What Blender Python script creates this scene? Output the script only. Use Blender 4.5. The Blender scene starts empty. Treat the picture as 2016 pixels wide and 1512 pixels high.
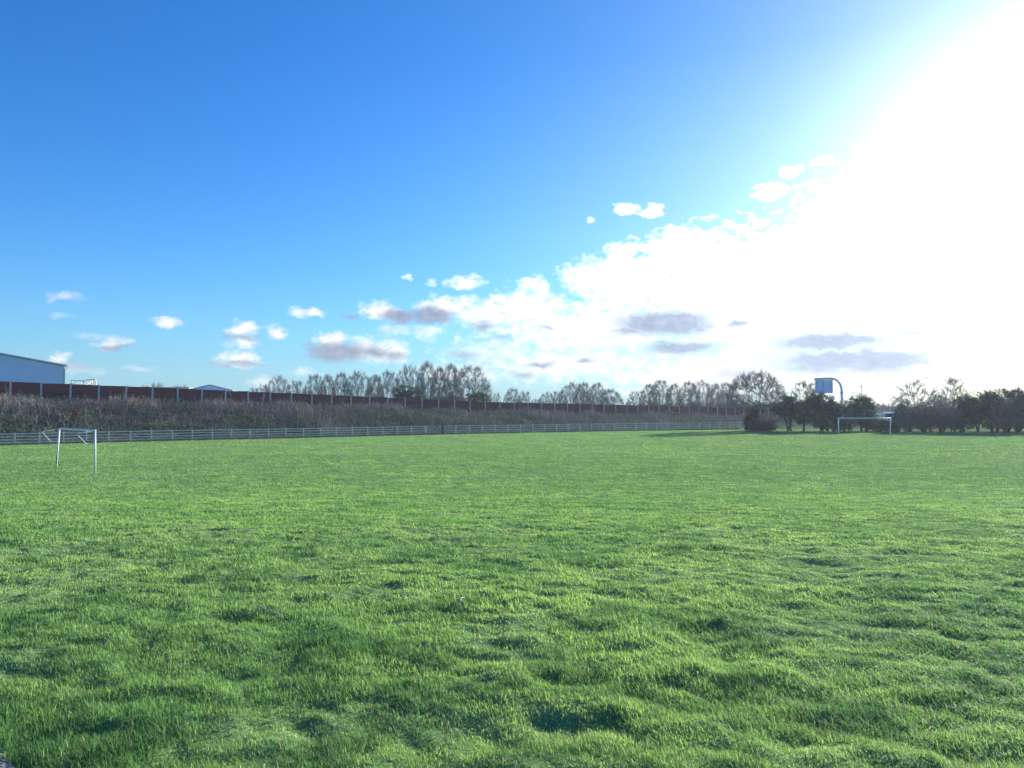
import bpy, math
import numpy as np
from mathutils import Vector

C = bpy.context
SC = C.scene
COL = SC.collection
rad = math.radians
RNG = np.random.default_rng(11)

# ------------------------------------------------------------------ camera, sun, sky, exposure
CAM_Z = 1.6
FIELD_Z = -2.05                      # level of the playing field below the rise the photographer stands on
FPX = 1514.0                         # focal length in photo pixels (2016 wide)
PITCH = math.atan(44.0 / FPX)
cam_d = bpy.data.cameras.new("camera")
cam = bpy.data.objects.new("camera", cam_d)
COL.objects.link(cam)
cam.location = (0, 0, CAM_Z)
cam.rotation_euler = (math.pi / 2 + PITCH, 0, 0)
cam_d.sensor_width = 36.0
cam_d.lens = 36.0 * FPX / 2016.0
cam_d.clip_start = 0.05
cam_d.clip_end = 12000.0
SC.camera = cam

SUN_AZ, SUN_EL = rad(41.0), rad(16.5)
SUN_DIR = Vector((math.sin(SUN_AZ) * math.cos(SUN_EL), math.cos(SUN_AZ) * math.cos(SUN_EL), math.sin(SUN_EL)))
sun_d = bpy.data.lights.new("sun", 'SUN')
sun_d.energy = 5.0
sun_d.angle = rad(2.0)
sun_d.color = (1.0, 0.94, 0.84)
sun = bpy.data.objects.new("sun", sun_d)
COL.objects.link(sun)
sun.rotation_euler = (-SUN_DIR).to_track_quat('-Z', 'Y').to_euler()
sun.location = (40, 40, 40)

SC.view_settings.view_transform = 'Standard'
SC.view_settings.look = 'None'
SC.view_settings.exposure = 1.05
SC.view_settings.gamma = 1.0
SC.view_settings.use_curve_mapping = False
SC.render.engine = 'CYCLES'
SC.cycles.use_denoising = True
SC.cycles.max_bounces = 6
SC.cycles.diffuse_bounces = 3
SC.cycles.glossy_bounces = 2
SC.cycles.transmission_bounces = 3
SC.cycles.transparent_max_bounces = 4
SC.cycles.volume_bounces = 0


def ray(px, py):
    """World direction of a photo pixel, normalised so that its forward (Y) part is 1."""
    x = (px - 1008.0) / FPX
    y = (756.0 - py) / FPX
    f = math.cos(PITCH) - y * math.sin(PITCH)
    u = math.sin(PITCH) + y * math.cos(PITCH)
    return x / f, u / f


def at(px, py, Y):
    x, z = ray(px, py)
    return x * Y, Y, CAM_Z + z * Y


def on_field(px, py):
    x, z = ray(px, py)
    Y = (FIELD_Z - CAM_Z) / z
    return x * Y, Y


def sky_pt(px, py):
    x, z = ray(px, py)
    return math.atan2(x, 1.0), math.atan2(z, math.hypot(x, 1.0))


WHITE = [
    (1120, 715, 260, 46, .95), (1400, 735, 320, 60, 1), (1750, 740, 360, 70, 1), (900, 735, 130, 26, .7),  # cx, cy, half width, half height in photo pixels, opacity
    (125, 586, 44, 15, .45), (222, 672, 40, 19, .7), (328, 633, 32, 16, 1), (115, 706, 24, 17, .9), (150, 726, 60, 14, .35),
    (478, 650, 36, 24, .95), (482, 678, 40, 16, .8), (541, 652, 26, 19, .9), (472, 707, 54, 20, .95), (590, 613, 26, 9, .7), (618, 614, 30, 12, .9),
    (655, 668, 36, 20, 1), (735, 690, 80, 30, 1), (775, 690, 42, 28, 1), (752, 614, 50, 22, 1), (880, 605, 70, 26, 1), (915, 558, 44, 17, 1),
    (805, 547, 16, 8, .8), (850, 554, 14, 8, .6), (960, 618, 100, 38, 1), (1052, 562, 30, 22, 1), (1040, 610, 110, 50, 1),
    (1232, 410, 30, 13, .9), (1284, 417, 30, 13, .9), (1226, 497, 44, 22, 1), (1160, 545, 66, 36, 1), (1240, 560, 130, 70, 1), (1515, 378, 42, 20, .9),
    (1556, 338, 24, 14, .9), (1620, 316, 24, 11, .6), (840, 655, 42, 19, .6), (1340, 490, 90, 50, 1), (1780, 320, 90, 48, 1), (1880, 215, 60, 50, .8),
    (1150, 650, 260, 70, 1), (1500, 580, 380, 150, 1), (1760, 470, 260, 160, 1), (2010, 380, 260, 260, 1), (1960, 600, 400, 140, 1), (980, 690, 130, 30, .6),
    (520, 752, 50, 12, .6), (600, 735, 40, 10, .5), (780, 650, 50, 14, .5), (270, 722, 40, 9, .3), (1160, 432, 10, 8, .6), (120, 622, 26, 9, .22), (180, 658, 50, 8, .25)]
GREY = [
    (845, 622, 52, 17, .85), (790, 622, 44, 13, .75), (690, 624, 22, 6, .4), (668, 693, 68, 21, .85), (735, 693, 34, 13, .7), (775, 697, 34, 10, .55), (950, 641, 30, 9, .5),
    (1310, 636, 115, 27, .85), (1240, 652, 56, 12, .55), (1457, 637, 40, 12, .6), (1340, 686, 80, 14, .8), (1300, 678, 22, 8, .5), (1635, 672, 125, 22, .85), (1550, 678, 40, 9, .4),
    (1680, 712, 180, 28, .85), (1580, 722, 70, 20, .5), (1800, 657, 70, 9, .5), (1064, 716, 34, 7, .6), (1150, 708, 20, 5, .6), (1030, 738, 26, 8, .5), (1625, 631, 16, 6, .4),
    (985, 664, 30, 7, .35), (1075, 645, 20, 6, .4), (222, 682, 34, 8, .5), (470, 716, 50, 8, .45), (476, 664, 34, 8, .4), (915, 697, 36, 6, .4), (1440, 735, 60, 18, .35),
    (140, 722, 50, 10, .3), (1250, 565, 14, 5, .3)]


def build_world():
    w = bpy.data.worlds.new("World")
    SC.world = w
    w.use_nodes = True
    nt = w.node_tree
    nt.nodes.clear()
    N = nt.nodes.new
    L = nt.links.new

    def math_n(op, a, b=None, c=None, clamp=False):
        n = N('ShaderNodeMath')
        n.operation = op
        n.use_clamp = clamp
        for i, v in enumerate((a, b, c)):
            if v is None:
                continue
            if isinstance(v, (int, float)):
                n.inputs[i].default_value = v
            else:
                L(v, n.inputs[i])
        return n.outputs[0]

    def vec_n(op, a, b=None, c=None):
        n = N('ShaderNodeVectorMath')
        n.operation = op
        for i, v in enumerate((a, b, c)):
            if v is None:
                continue
            if isinstance(v, tuple):
                n.inputs[i].default_value = v
            else:
                L(v, n.inputs[i])
        return n.outputs['Value'] if op in ('LENGTH', 'DOT_PRODUCT') else n.outputs['Vector']

    out = N('ShaderNodeOutputWorld')
    sky = N('ShaderNodeTexSky')
    sky.sky_type = 'NISHITA'
    sky.sun_disc = False
    sky.sun_elevation = SUN_EL
    sky.sun_rotation = SUN_AZ
    sky.altitude = 50
    sky.air_density = 1.0
    sky.dust_density = 0.5
    sky.ozone_density = 2.2
    hs = N('ShaderNodeHueSaturation')
    hs.inputs['Saturation'].default_value = 1.25
    hs.inputs['Value'].default_value = 1.0
    L(sky.outputs[0], hs.inputs['Color'])
    bg = N('ShaderNodeBackground')
    tcs = N('ShaderNodeTexCoord')
    ds = math_n('MAXIMUM', vec_n('DOT_PRODUCT', vec_n('NORMALIZE', tcs.outputs['Generated']), tuple(SUN_DIR)), 0.0)
    tn = N('ShaderNodeMix')
    tn.data_type = 'RGBA'
    tn.blend_type = 'MULTIPLY'
    # the blue thins to white where the air is lit from behind
    L(math_n('MULTIPLY_ADD', math_n('POWER', ds, 6.0), -0.65, 1.0, clamp=True), tn.inputs[0])
    L(hs.outputs[0], tn.inputs[6])
    tn.inputs[7].default_value = (0.31, 0.79, 1.27, 1)
    # pale blue air towards the horizon
    tc0 = N('ShaderNodeTexCoord')
    sp0 = N('ShaderNodeSeparateXYZ')
    L(tc0.outputs['Generated'], sp0.inputs[0])
    hz = math_n('MULTIPLY', math_n('POWER', math_n('SUBTRACT', 1.0, math_n('ABSOLUTE', sp0.outputs[2]), clamp=True), 11.0), 0.85)
    hm = N('ShaderNodeMix')
    hm.data_type = 'RGBA'
    L(hz, hm.inputs[0])
    L(tn.outputs[2], hm.inputs[6])
    hm.inputs[7].default_value = (2.3, 3.75, 5.0, 1)
    L(hm.outputs[2], bg.inputs['Color'])
    bg.inputs['Strength'].default_value = 0.081

    tc = N('ShaderNodeTexCoord')
    d = tc.outputs['Generated']
    # light scattered forward by thin haze and cloud round the sun
    dot = vec_n('DOT_PRODUCT', vec_n('NORMALIZE', d), tuple(SUN_DIR))
    dot = math_n('MAXIMUM', dot, 0.0)
    g1 = math_n('MULTIPLY', math_n('POWER', dot, 7.0), 0.20)
    g2 = math_n('MULTIPLY', math_n('POWER', dot, 45.0), 1.05)
    glow = math_n('ADD', g1, g2)
    zz = N('ShaderNodeSeparateXYZ')
    L(d, zz.inputs[0])
    # the air is thicker, and the glow stronger, low down
    glow = math_n('MULTIPLY', glow, math_n('MAXIMUM', math_n('MULTIPLY_ADD', zz.outputs[2], -3.0, 1.32), 0.08))
    # glare and sunlit cloud turned down near the skyline, keeping bare twigs visible
    low = math_n('MULTIPLY_ADD', zz.outputs[2], 1 / 0.15, -0.065 / 0.15, clamp=True)
    glow = math_n('MULTIPLY', glow, math_n('MULTIPLY_ADD', low, 0.75, 0.25))
    bgg = N('ShaderNodeBackground')
    bgg.inputs['Color'].default_value = (1.0, 0.96, 0.91, 1)
    L(glow, bgg.inputs['Strength'])
    add = N('ShaderNodeAddShader')
    L(bg.outputs[0], add.inputs[0])
    L(bgg.outputs[0], add.inputs[1])

    sep = N('ShaderNodeSeparateXYZ')
    L(d, sep.inputs[0])
    az = math_n('ARCTAN2', sep.outputs[0], sep.outputs[1])
    el = math_n('ARCSINE', sep.outputs[2])
    comb = N('ShaderNodeCombineXYZ')
    L(az, comb.inputs[0])
    L(el, comb.inputs[1])
    p0 = comb.outputs[0]
    # ragged outlines
    nz = N('ShaderNodeTexNoise')
    nz.inputs['Scale'].default_value = 34.0
    nz.inputs['Detail'].default_value = 6.0
    nz.inputs['Roughness'].default_value = 0.62
    st = vec_n('MULTIPLY', p0, (1.0, 1.5, 1.0))
    L(st, nz.inputs['Vector'])
    off = vec_n('MULTIPLY_ADD', nz.outputs['Color'], (0.030, 0.022, 0.0), (-0.015, -0.011, 0.0))
    p = vec_n('ADD', p0, off)
    nz2 = N('ShaderNodeTexNoise')
    nz2.inputs['Scale'].default_value = 60.0
    nz2.inputs['Detail'].default_value = 7.0
    nz2.inputs['Roughness'].default_value = 0.6
    L(vec_n('MULTIPLY', p0, (1.0, 1.6, 1.0)), nz2.inputs['Vector'])
    fb = math_n('SUBTRACT', nz2.outputs['Fac'], 0.5)

    def field(blobs, soft, edge, gain=1.0, grow=1.0):
        acc = None
        for cx, cy, hw, hh, op in blobs:
            hw, hh = hw * grow, hh * grow
            a0, e0 = sky_pt(cx, cy)
            wa = (sky_pt(cx + hw, cy)[0] - sky_pt(cx - hw, cy)[0]) / 2
            we = (sky_pt(cx, cy - hh)[1] - sky_pt(cx, cy + hh)[1]) / 2
            q = vec_n('MULTIPLY_ADD', p, (1 / wa, 1 / we, 0.0), (-a0 / wa, -e0 / we, 0.0))
            ln = vec_n('LENGTH', q)
            v = math_n('MULTIPLY_ADD', ln, -1.0, 1.0)
            v = math_n('MULTIPLY_ADD', fb, edge, v)
            v = math_n('MULTIPLY', v, op / soft, clamp=False)
            v = math_n('MINIMUM', v, min(1.0, op * gain))
            acc = v if acc is None else math_n('MAXIMUM', acc, v)
        return math_n('MAXIMUM', acc, 0.0)

    fw = field(WHITE, 0.8, 1.75)
    fg = field(GREY, 0.5, 1.15, 1.6, 1.22)
    # white cloud: bright near the sun, plain white away from it
    cl = N('ShaderNodeBackground')
    cl.inputs['Color'].default_value = (1.0, 1.0, 1.0, 1)
    far_c = math_n('ADD', math_n('MULTIPLY_ADD', fb, 0.5, 0.50), math_n('MULTIPLY', math_n('POWER', dot, 7.0), 0.12))
    sunny = math_n('ADD', math_n('MULTIPLY', math_n('POWER', dot, 12.0), 3.4), math_n('MULTIPLY', math_n('POWER', dot, 4.0), 0.5))
    L(math_n('MULTIPLY_ADD', sunny, low, far_c), cl.inputs['Strength'])
    gr = N('ShaderNodeBackground')
    gr.inputs['Color'].default_value = (0.74, 0.88, 1.16, 1)
    L(math_n('MULTIPLY_ADD', math_n('POWER', dot, 6.0), 0.19, math_n('MULTIPLY_ADD', fb, 0.22, 0.215)), gr.inputs['Strength'])
    m1 = N('ShaderNodeMixShader')
    L(math_n('MINIMUM', fw, 0.97), m1.inputs[0])
    L(add.outputs[0], m1.inputs[1])
    L(cl.outputs[0], m1.inputs[2])
    m2 = N('ShaderNodeMixShader')
    L(math_n('MINIMUM', fg, 0.95), m2.inputs[0])
    L(m1.outputs[0], m2.inputs[1])
    L(gr.outputs[0], m2.inputs[2])
    L(m2.outputs[0], out.inputs['Surface'])
    w.cycles.sampling_method = 'MANUAL'
    w.cycles.sample_map_resolution = 512


build_world()


# ------------------------------------------------------------------ helpers
def tag(o, label=None, cat=None, group=None, kind=None):
    if label:
        o["label"] = label
    if cat:
        o["category"] = cat
    if group:
        o["group"] = group
    if kind:
        o["kind"] = kind
    return o


def empty(name, loc, rz=0.0):
    o = bpy.data.objects.new(name, None)
    COL.objects.link(o)
    o.location = loc
    o.rotation_euler = (0, 0, rz)
    o.empty_display_size = 0.3
    return o


def link_mesh(name, me, parent=None):
    o = bpy.data.objects.new(name, me)
    COL.objects.link(o)
    if parent is not None:
        o.parent = parent
    return o


def mesh_np(name, V, quads=None, tris=None, mats=(), tint=None, matidx=None, smooth=False):
    """One mesh from numpy arrays; tint is an optional RGB per vertex."""
    V = np.asarray(V, np.float32).reshape(-1, 3)
    me = bpy.data.meshes.new(name)
    nq = 0 if quads is None else len(quads)
    ntri = 0 if tris is None else len(tris)
    me.vertices.add(len(V))
    me.vertices.foreach_set("co", V.ravel())
    loops = []
    starts = []
    if nq:
        loops.append(np.asarray(quads, np.int32).ravel())
        starts.append(np.arange(nq, dtype=np.int32) * 4)
    if ntri:
        loops.append(np.asarray(tris, np.int32).ravel())
        starts.append(nq * 4 + np.arange(ntri, dtype=np.int32) * 3)
    lp = np.concatenate(loops)
    me.loops.add(len(lp))
    me.loops.foreach_set("vertex_index", lp)
    me.polygons.add(nq + ntri)
    me.polygons.foreach_set("loop_start", np.concatenate(starts))
    if matidx is not None:
        me.polygons.foreach_set("material_index", np.asarray(matidx, np.int32))
    me.polygons.foreach_set("use_smooth", np.full(nq + ntri, bool(smooth)))
    if tint is not None:
        a = me.attributes.new("tint", 'FLOAT_COLOR', 'POINT')
        t = np.ones((len(V), 4), np.float32)
        t[:, :3] = tint
        a.data.foreach_set("color", t.ravel())
    me.update(calc_edges=True)
    for m in mats:
        me.materials.append(m)
    return me


class MB:
    """Collects boxes, tubes and plates into ONE mesh."""

    def __init__(self):
        self.v, self.f = [], []

    def box(self, c, s, rz=0.0):
        cx, cy, cz = c
        hx, hy, hz = s[0] / 2, s[1] / 2, s[2] / 2
        b = len(self.v)
        ca, sa = math.cos(rz), math.sin(rz)
        for z in (-hz, hz):
            for x, y in ((-hx, -hy), (hx, -hy), (hx, hy), (-hx, hy)):
                self.v.append((cx + x * ca - y * sa, cy + x * sa + y * ca, cz + z))
        for f in ((3, 2, 1, 0), (4, 5, 6, 7), (0, 1, 5, 4), (1, 2, 6, 5), (2, 3, 7, 6), (3, 0, 4, 7)):
            self.f.append(tuple(b + i for i in f))
        return self

    def beam(self, p, q, w, h):
        """A bar of rectangular section from p to q, w wide (horizontal), h high."""
        p, q = Vector(p), Vector(q)
        d = (q - p).normalized()
        up = Vector((0, 0, 1)) if abs(d.z) < 0.95 else Vector((0, 1, 0))
        s = d.cross(up).normalized()
        u = s.cross(d).normalized()
        b = len(self.v)
        for e in (p, q):
            for i, j in ((-1, -1), (1, -1), (1, 1), (-1, 1)):
                self.v.append(tuple(e + s * (i * w / 2) + u * (j * h / 2)))
        for f in ((3, 2, 1, 0), (4, 5, 6, 7), (0, 1, 5, 4), (1, 2, 6, 5), (2, 3, 7, 6), (3, 0, 4, 7)):
            self.f.append(tuple(b + i for i in f))
        return self

    def tube(self, pts, r, n=10, r1=None):
        pts = [Vector(p) for p in pts]
        b = len(self.v)
        ref = None
        for i, p in enumerate(pts):
            t = ((pts[min(i + 1, len(pts) - 1)]) - pts[max(i - 1, 0)]).normalized()
            if ref is None:
                ref = Vector((0, 0, 1)) if abs(t.z) < 0.9 else Vector((1, 0, 0))
            s = t.cross(ref).normalized()
            u = s.cross(t).normalized()
            ref = u
            rr = r if r1 is None else r + (r1 - r) * i / (len(pts) - 1)
            for k in range(n):
                a = 2 * math.pi * k / n
                self.v.append(tuple(p + s * (rr * math.cos(a)) + u * (rr * math.sin(a))))
        for i in range(len(pts) - 1):
            for k in range(n):
                k2 = (k + 1) % n
                self.f.append((b + i * n + k, b + i * n + k2, b + (i + 1) * n + k2, b + (i + 1) * n + k))
        self.f.append(tuple(b + k for k in range(n))[::-1])
        self.f.append(tuple(b + (len(pts) - 1) * n + k for k in range(n)))
        return self

    def prism(self, poly, depth_vec):
        """Extrudes a polygon (list of 3-D points) along depth_vec."""
        b = len(self.v)
        n = len(poly)
        dv = Vector(depth_vec)
        for p in poly:
            self.v.append(tuple(p))
        for p in poly:
            self.v.append(tuple(Vector(p) + dv))
        self.f.append(tuple(b + i for i in range(n)))
        self.f.append(tuple(b + n + i for i in reversed(range(n))))
        for i in range(n):
            j = (i + 1) % n
            self.f.append((b + i, b + n + i, b + n + j, b + j))
        return self

    def build(self, name, mat, parent=None, smooth=False):
        me = bpy.data.meshes.new(name)
        me.from_pydata(self.v, [], self.f)
        import bmesh
        bm = bmesh.new()
        bm.from_mesh(me)
        bmesh.ops.recalc_face_normals(bm, faces=bm.faces)
        bm.to_mesh(me)
        bm.free()
        if smooth:
            me.polygons.foreach_set("use_smooth", np.ones(len(me.polygons), bool))
        me.materials.append(mat)
        return link_mesh(name, me, parent)


def segs_mesh(name, S, mat, tint=None):
    """Tapered three-sided twigs. S rows: x0 y0 z0 x1 y1 z1 r0 r1."""
    S = np.asarray(S, np.float32)
    n = len(S)
    p0, p1, r0, r1 = S[:, 0:3], S[:, 3:6], S[:, 6:7], S[:, 7:8]
    d = p1 - p0
    d /= np.maximum(np.linalg.norm(d, axis=1, keepdims=True), 1e-6)
    ref = np.where(np.abs(d[:, 2:3]) > 0.9, np.array([[1, 0, 0]]), np.array([[0, 0, 1]]))
    s = np.cross(d, ref)
    s /= np.linalg.norm(s, axis=1, keepdims=True)
    u = np.cross(s, d)
    V = np.empty((n, 6, 3), np.float32)
    for k in range(3):
        a = 2 * math.pi * k / 3
        o = s * math.cos(a) + u * math.sin(a)
        V[:, k] = p0 + o * r0
        V[:, 3 + k] = p1 + o * r1
    base = (np.arange(n) * 6)[:, None]
    Q = np.concatenate([base + np.array([[k, (k + 1) % 3, 3 + (k + 1) % 3, 3 + k]]) for k in range(3)], 0)
    t = None if tint is None else np.repeat(np.asarray(tint, np.float32), 6, axis=0)
    return mesh_np(name, V.reshape(-1, 3), quads=Q, mats=(mat,), tint=t)


def leaf_mesh(name, P, size, mat, tint=None, rng=RNG, aspect=1.5):
    """Small leaf-sized quads at points P, each turned at random."""
    n = len(P)
    a = rng.normal(size=(n, 3))
    a /= np.linalg.norm(a, axis=1, keepdims=True)
    b = np.cross(a, rng.normal(size=(n, 3)))
    b /= np.linalg.norm(b, axis=1, keepdims=True)
    sz = np.asarray(size).reshape(-1, 1)
    V = np.empty((n, 4, 3), np.float32)
    V[:, 0] = P - a * sz * aspect * 0.5
    V[:, 1] = P + b * sz * 0.5
    V[:, 2] = P + a * sz * aspect * 0.5
    V[:, 3] = P - b * sz * 0.5
    Q = (np.arange(n) * 4)[:, None] + np.arange(4)[None]
    t = None if tint is None else np.repeat(np.asarray(tint, np.float32), 4, axis=0)
    return mesh_np(name, V.reshape(-1, 3), quads=Q, mats=(mat,), tint=t)


_G = np.random.default_rng(5).random((256, 256)).astype(np.float32)


def vnoise(x, y):
    """Smooth value noise in 0..1 with unit cells."""
    xi, yi = np.floor(x).astype(int), np.floor(y).astype(int)
    fx, fy = x - xi, y - yi
    fx, fy = fx * fx * fx * (fx * (fx * 6 - 15) + 10), fy * fy * fy * (fy * (fy * 6 - 15) + 10)
    g = lambda i, j: _G[i & 255, j & 255]
    return (g(xi, yi) * (1 - fx) + g(xi + 1, yi) * fx) * (1 - fy) + (g(xi, yi + 1) * (1 - fx) + g(xi + 1, yi + 1) * fx) * fy


def fbm(x, y, o=4):
    v, a, t = 0.0, 1.0, 0.0
    for k in range(o):
        v = v + a * vnoise(x + 17.3 * k, y - 9.1 * k)
        t += a
        a *= 0.5
        x, y = x * 2.03, y * 2.03
    return v / t


def ground_z(x, y):
    """Rise under the photographer falling to the level playing field, with hummocky turf."""
    x, y = np.asarray(x, float), np.asarray(y, float)
    t = np.clip((y + 1.0) / 40.0, 0, 1)
    z = FIELD_Z * t * t * (3 - 2 * t)
    r = np.hypot(x, y)
    amp = np.clip((140 - r) / 60, 0, 1)
    a = vnoise(x * 1.9 + 3.1, y * 2.2 + 8.0)
    b = vnoise(x * 4.1 - 4.0, y * 4.4 + 1.7)
    c = vnoise(x * 0.42 + 40, y * 0.5 - 12)
    e = vnoise(x * 6.7 + 2.0, y * 7.1 + 5.0)
    h = 0.056 * (a - 0.5) + 0.040 * (b - 0.5) + 0.032 * (e - 0.5) * (r < 30) + 0.055 * (c - 0.5)
    far = np.clip((r - 12) / 40, 0, 1)
    return z + amp * h * (1 - 0.35 * far)


# ------------------------------------------------------------------ materials
def new_mat(name):
    m = bpy.data.materials.new(name)
    m.use_nodes = True
    nt = m.node_tree
    b = nt.nodes.get("Principled BSDF")
    return m, nt, b


def noise_mat(name, c0, c1, scale=4.0, rough=0.7, metal=0.0, stretch=(1, 1, 1), bump=0.0, detail=5.0, lo=0.35, hi=0.65, spec=0.3):
    m, nt, b = new_mat(name)
    tc = nt.nodes.new('ShaderNodeTexCoord')
    mp = nt.nodes.new('ShaderNodeMapping')
    mp.inputs['Scale'].default_value = stretch
    nz = nt.nodes.new('ShaderNodeTexNoise')
    nz.inputs['Scale'].default_value = scale
    nz.inputs['Detail'].default_value = detail
    cr = nt.nodes.new('ShaderNodeValToRGB')
    cr.color_ramp.elements[0].position, cr.color_ramp.elements[1].position = lo, hi
    cr.color_ramp.elements[0].color = (*c0, 1)
    cr.color_ramp.elements[1].color = (*c1, 1)
    nt.links.new(tc.outputs['Object'], mp.inputs[0])
    nt.links.new(mp.outputs[0], nz.inputs['Vector'])
    nt.links.new(nz.outputs['Fac'], cr.inputs[0])
    nt.links.new(cr.outputs[0], b.inputs['Base Color'])
    b.inputs['Roughness'].default_value = rough
    b.inputs['Metallic'].default_value = metal
    b.inputs['Specular IOR Level'].default_value = spec
    if bump:
        bp = nt.nodes.new('ShaderNodeBump')
        bp.inputs['Strength'].default_value = bump
        bp.inputs['Distance'].default_value = 0.02
        nt.links.new(nz.outputs['Fac'], bp.inputs['Height'])
        nt.links.new(bp.outputs[0], b.inputs['Normal'])
    return m


def tint_mat(name, transl=0.35, rough=0.6, spec=0.25, gain=1.0, tcol=(1, 1, 1)):
    """Leaf, blade or twig material coloured by the mesh's own tint attribute; lets light through when transl > 0."""
    m, nt, b = new_mat(name)
    at_ = nt.nodes.new('ShaderNodeAttribute')
    at_.attribute_name = "tint"
    col = at_.outputs['Color']
    nt.links.new(col, b.inputs['Base Color'])
    b.inputs['Roughness'].default_value = rough
    b.inputs['Specular IOR Level'].default_value = spec
    if transl > 0:
        tr = nt.nodes.new('ShaderNodeBsdfTranslucent')
        mx = nt.nodes.new('ShaderNodeMix')
        mx.data_type = 'RGBA'
        mx.blend_type = 'MULTIPLY'
        mx.inputs[0].default_value = 1.0
        nt.links.new(col, mx.inputs[6])
        mx.inputs[7].default_value = (*tcol, 1)
        nt.links.new(mx.outputs[2], tr.inputs['Color'])
        ms = nt.nodes.new('ShaderNodeMixShader')
        ms.inputs[0].default_value = transl
        nt.links.new(b.outputs[0], ms.inputs[1])
        nt.links.new(tr.outputs[0], ms.inputs[2])
        nt.links.new(ms.outputs[0], nt.nodes['Material Output'].inputs['Surface'])
    return m


def ground_mat():
    m, nt, b = new_mat("turf")
    geo = nt.nodes.new('ShaderNodeNewGeometry')
    n1 = nt.nodes.new('ShaderNodeTexNoise')
    n1.inputs['Scale'].default_value = 0.9
    n1.inputs['Detail'].default_value = 8
    n1.inputs['Roughness'].default_value = 0.65
    n2 = nt.nodes.new('ShaderNodeTexNoise')
    n2.inputs['Scale'].default_value = 0.09
    n2.inputs['Detail'].default_value = 4
    cr = nt.nodes.new('ShaderNodeValToRGB')
    e = cr.color_ramp.elements
    e[0].position, e[0].color = 0.3, (0.12, 0.22, 0.09, 1)
    e[1].position, e[1].color = 0.72, (0.20, 0.32, 0.12, 1)
    mx = nt.nodes.new('ShaderNodeMix')
    mx.data_type = 'RGBA'
    mx.blend_type = 'MIX'
    cr2 = nt.nodes.new('ShaderNodeValToRGB')
    cr2.color_ramp.elements[0].position, cr2.color_ramp.elements[1].position = 0.45, 0.7
    nt.links.new(geo.outputs['Position'], n1.inputs['Vector'])
    nt.links.new(geo.outputs['Position'], n2.inputs['Vector'])
    nt.links.new(n1.outputs['Fac'], cr.inputs[0])
    nt.links.new(n2.outputs['Fac'], cr2.inputs[0])
    nt.links.new(cr2.outputs[0], mx.inputs[0])
    nt.links.new(cr.outputs[0], mx.inputs[6])
    mx.inputs[7].default_value = (0.18, 0.28, 0.12, 1)
    nt.links.new(mx.outputs[2], b.inputs['Base Color'])
    bp = nt.nodes.new('ShaderNodeBump')
    bp.inputs['Strength'].default_value = 0.9
    bp.inputs['Distance'].default_value = 0.08
    n3 = nt.nodes.new('ShaderNodeTexNoise')
    n3.inputs['Scale'].default_value = 5.0
    n3.inputs['Detail'].default_value = 6
    nt.links.new(geo.outputs['Position'], n3.inputs['Vector'])
    nt.links.new(n3.outputs['Fac'], bp.inputs['Height'])
    nt.links.new(bp.outputs[0], b.inputs['Normal'])
    b.inputs['Roughness'].default_value = 1.0
    b.inputs['Specular IOR Level'].default_value = 0.0
    return m


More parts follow.
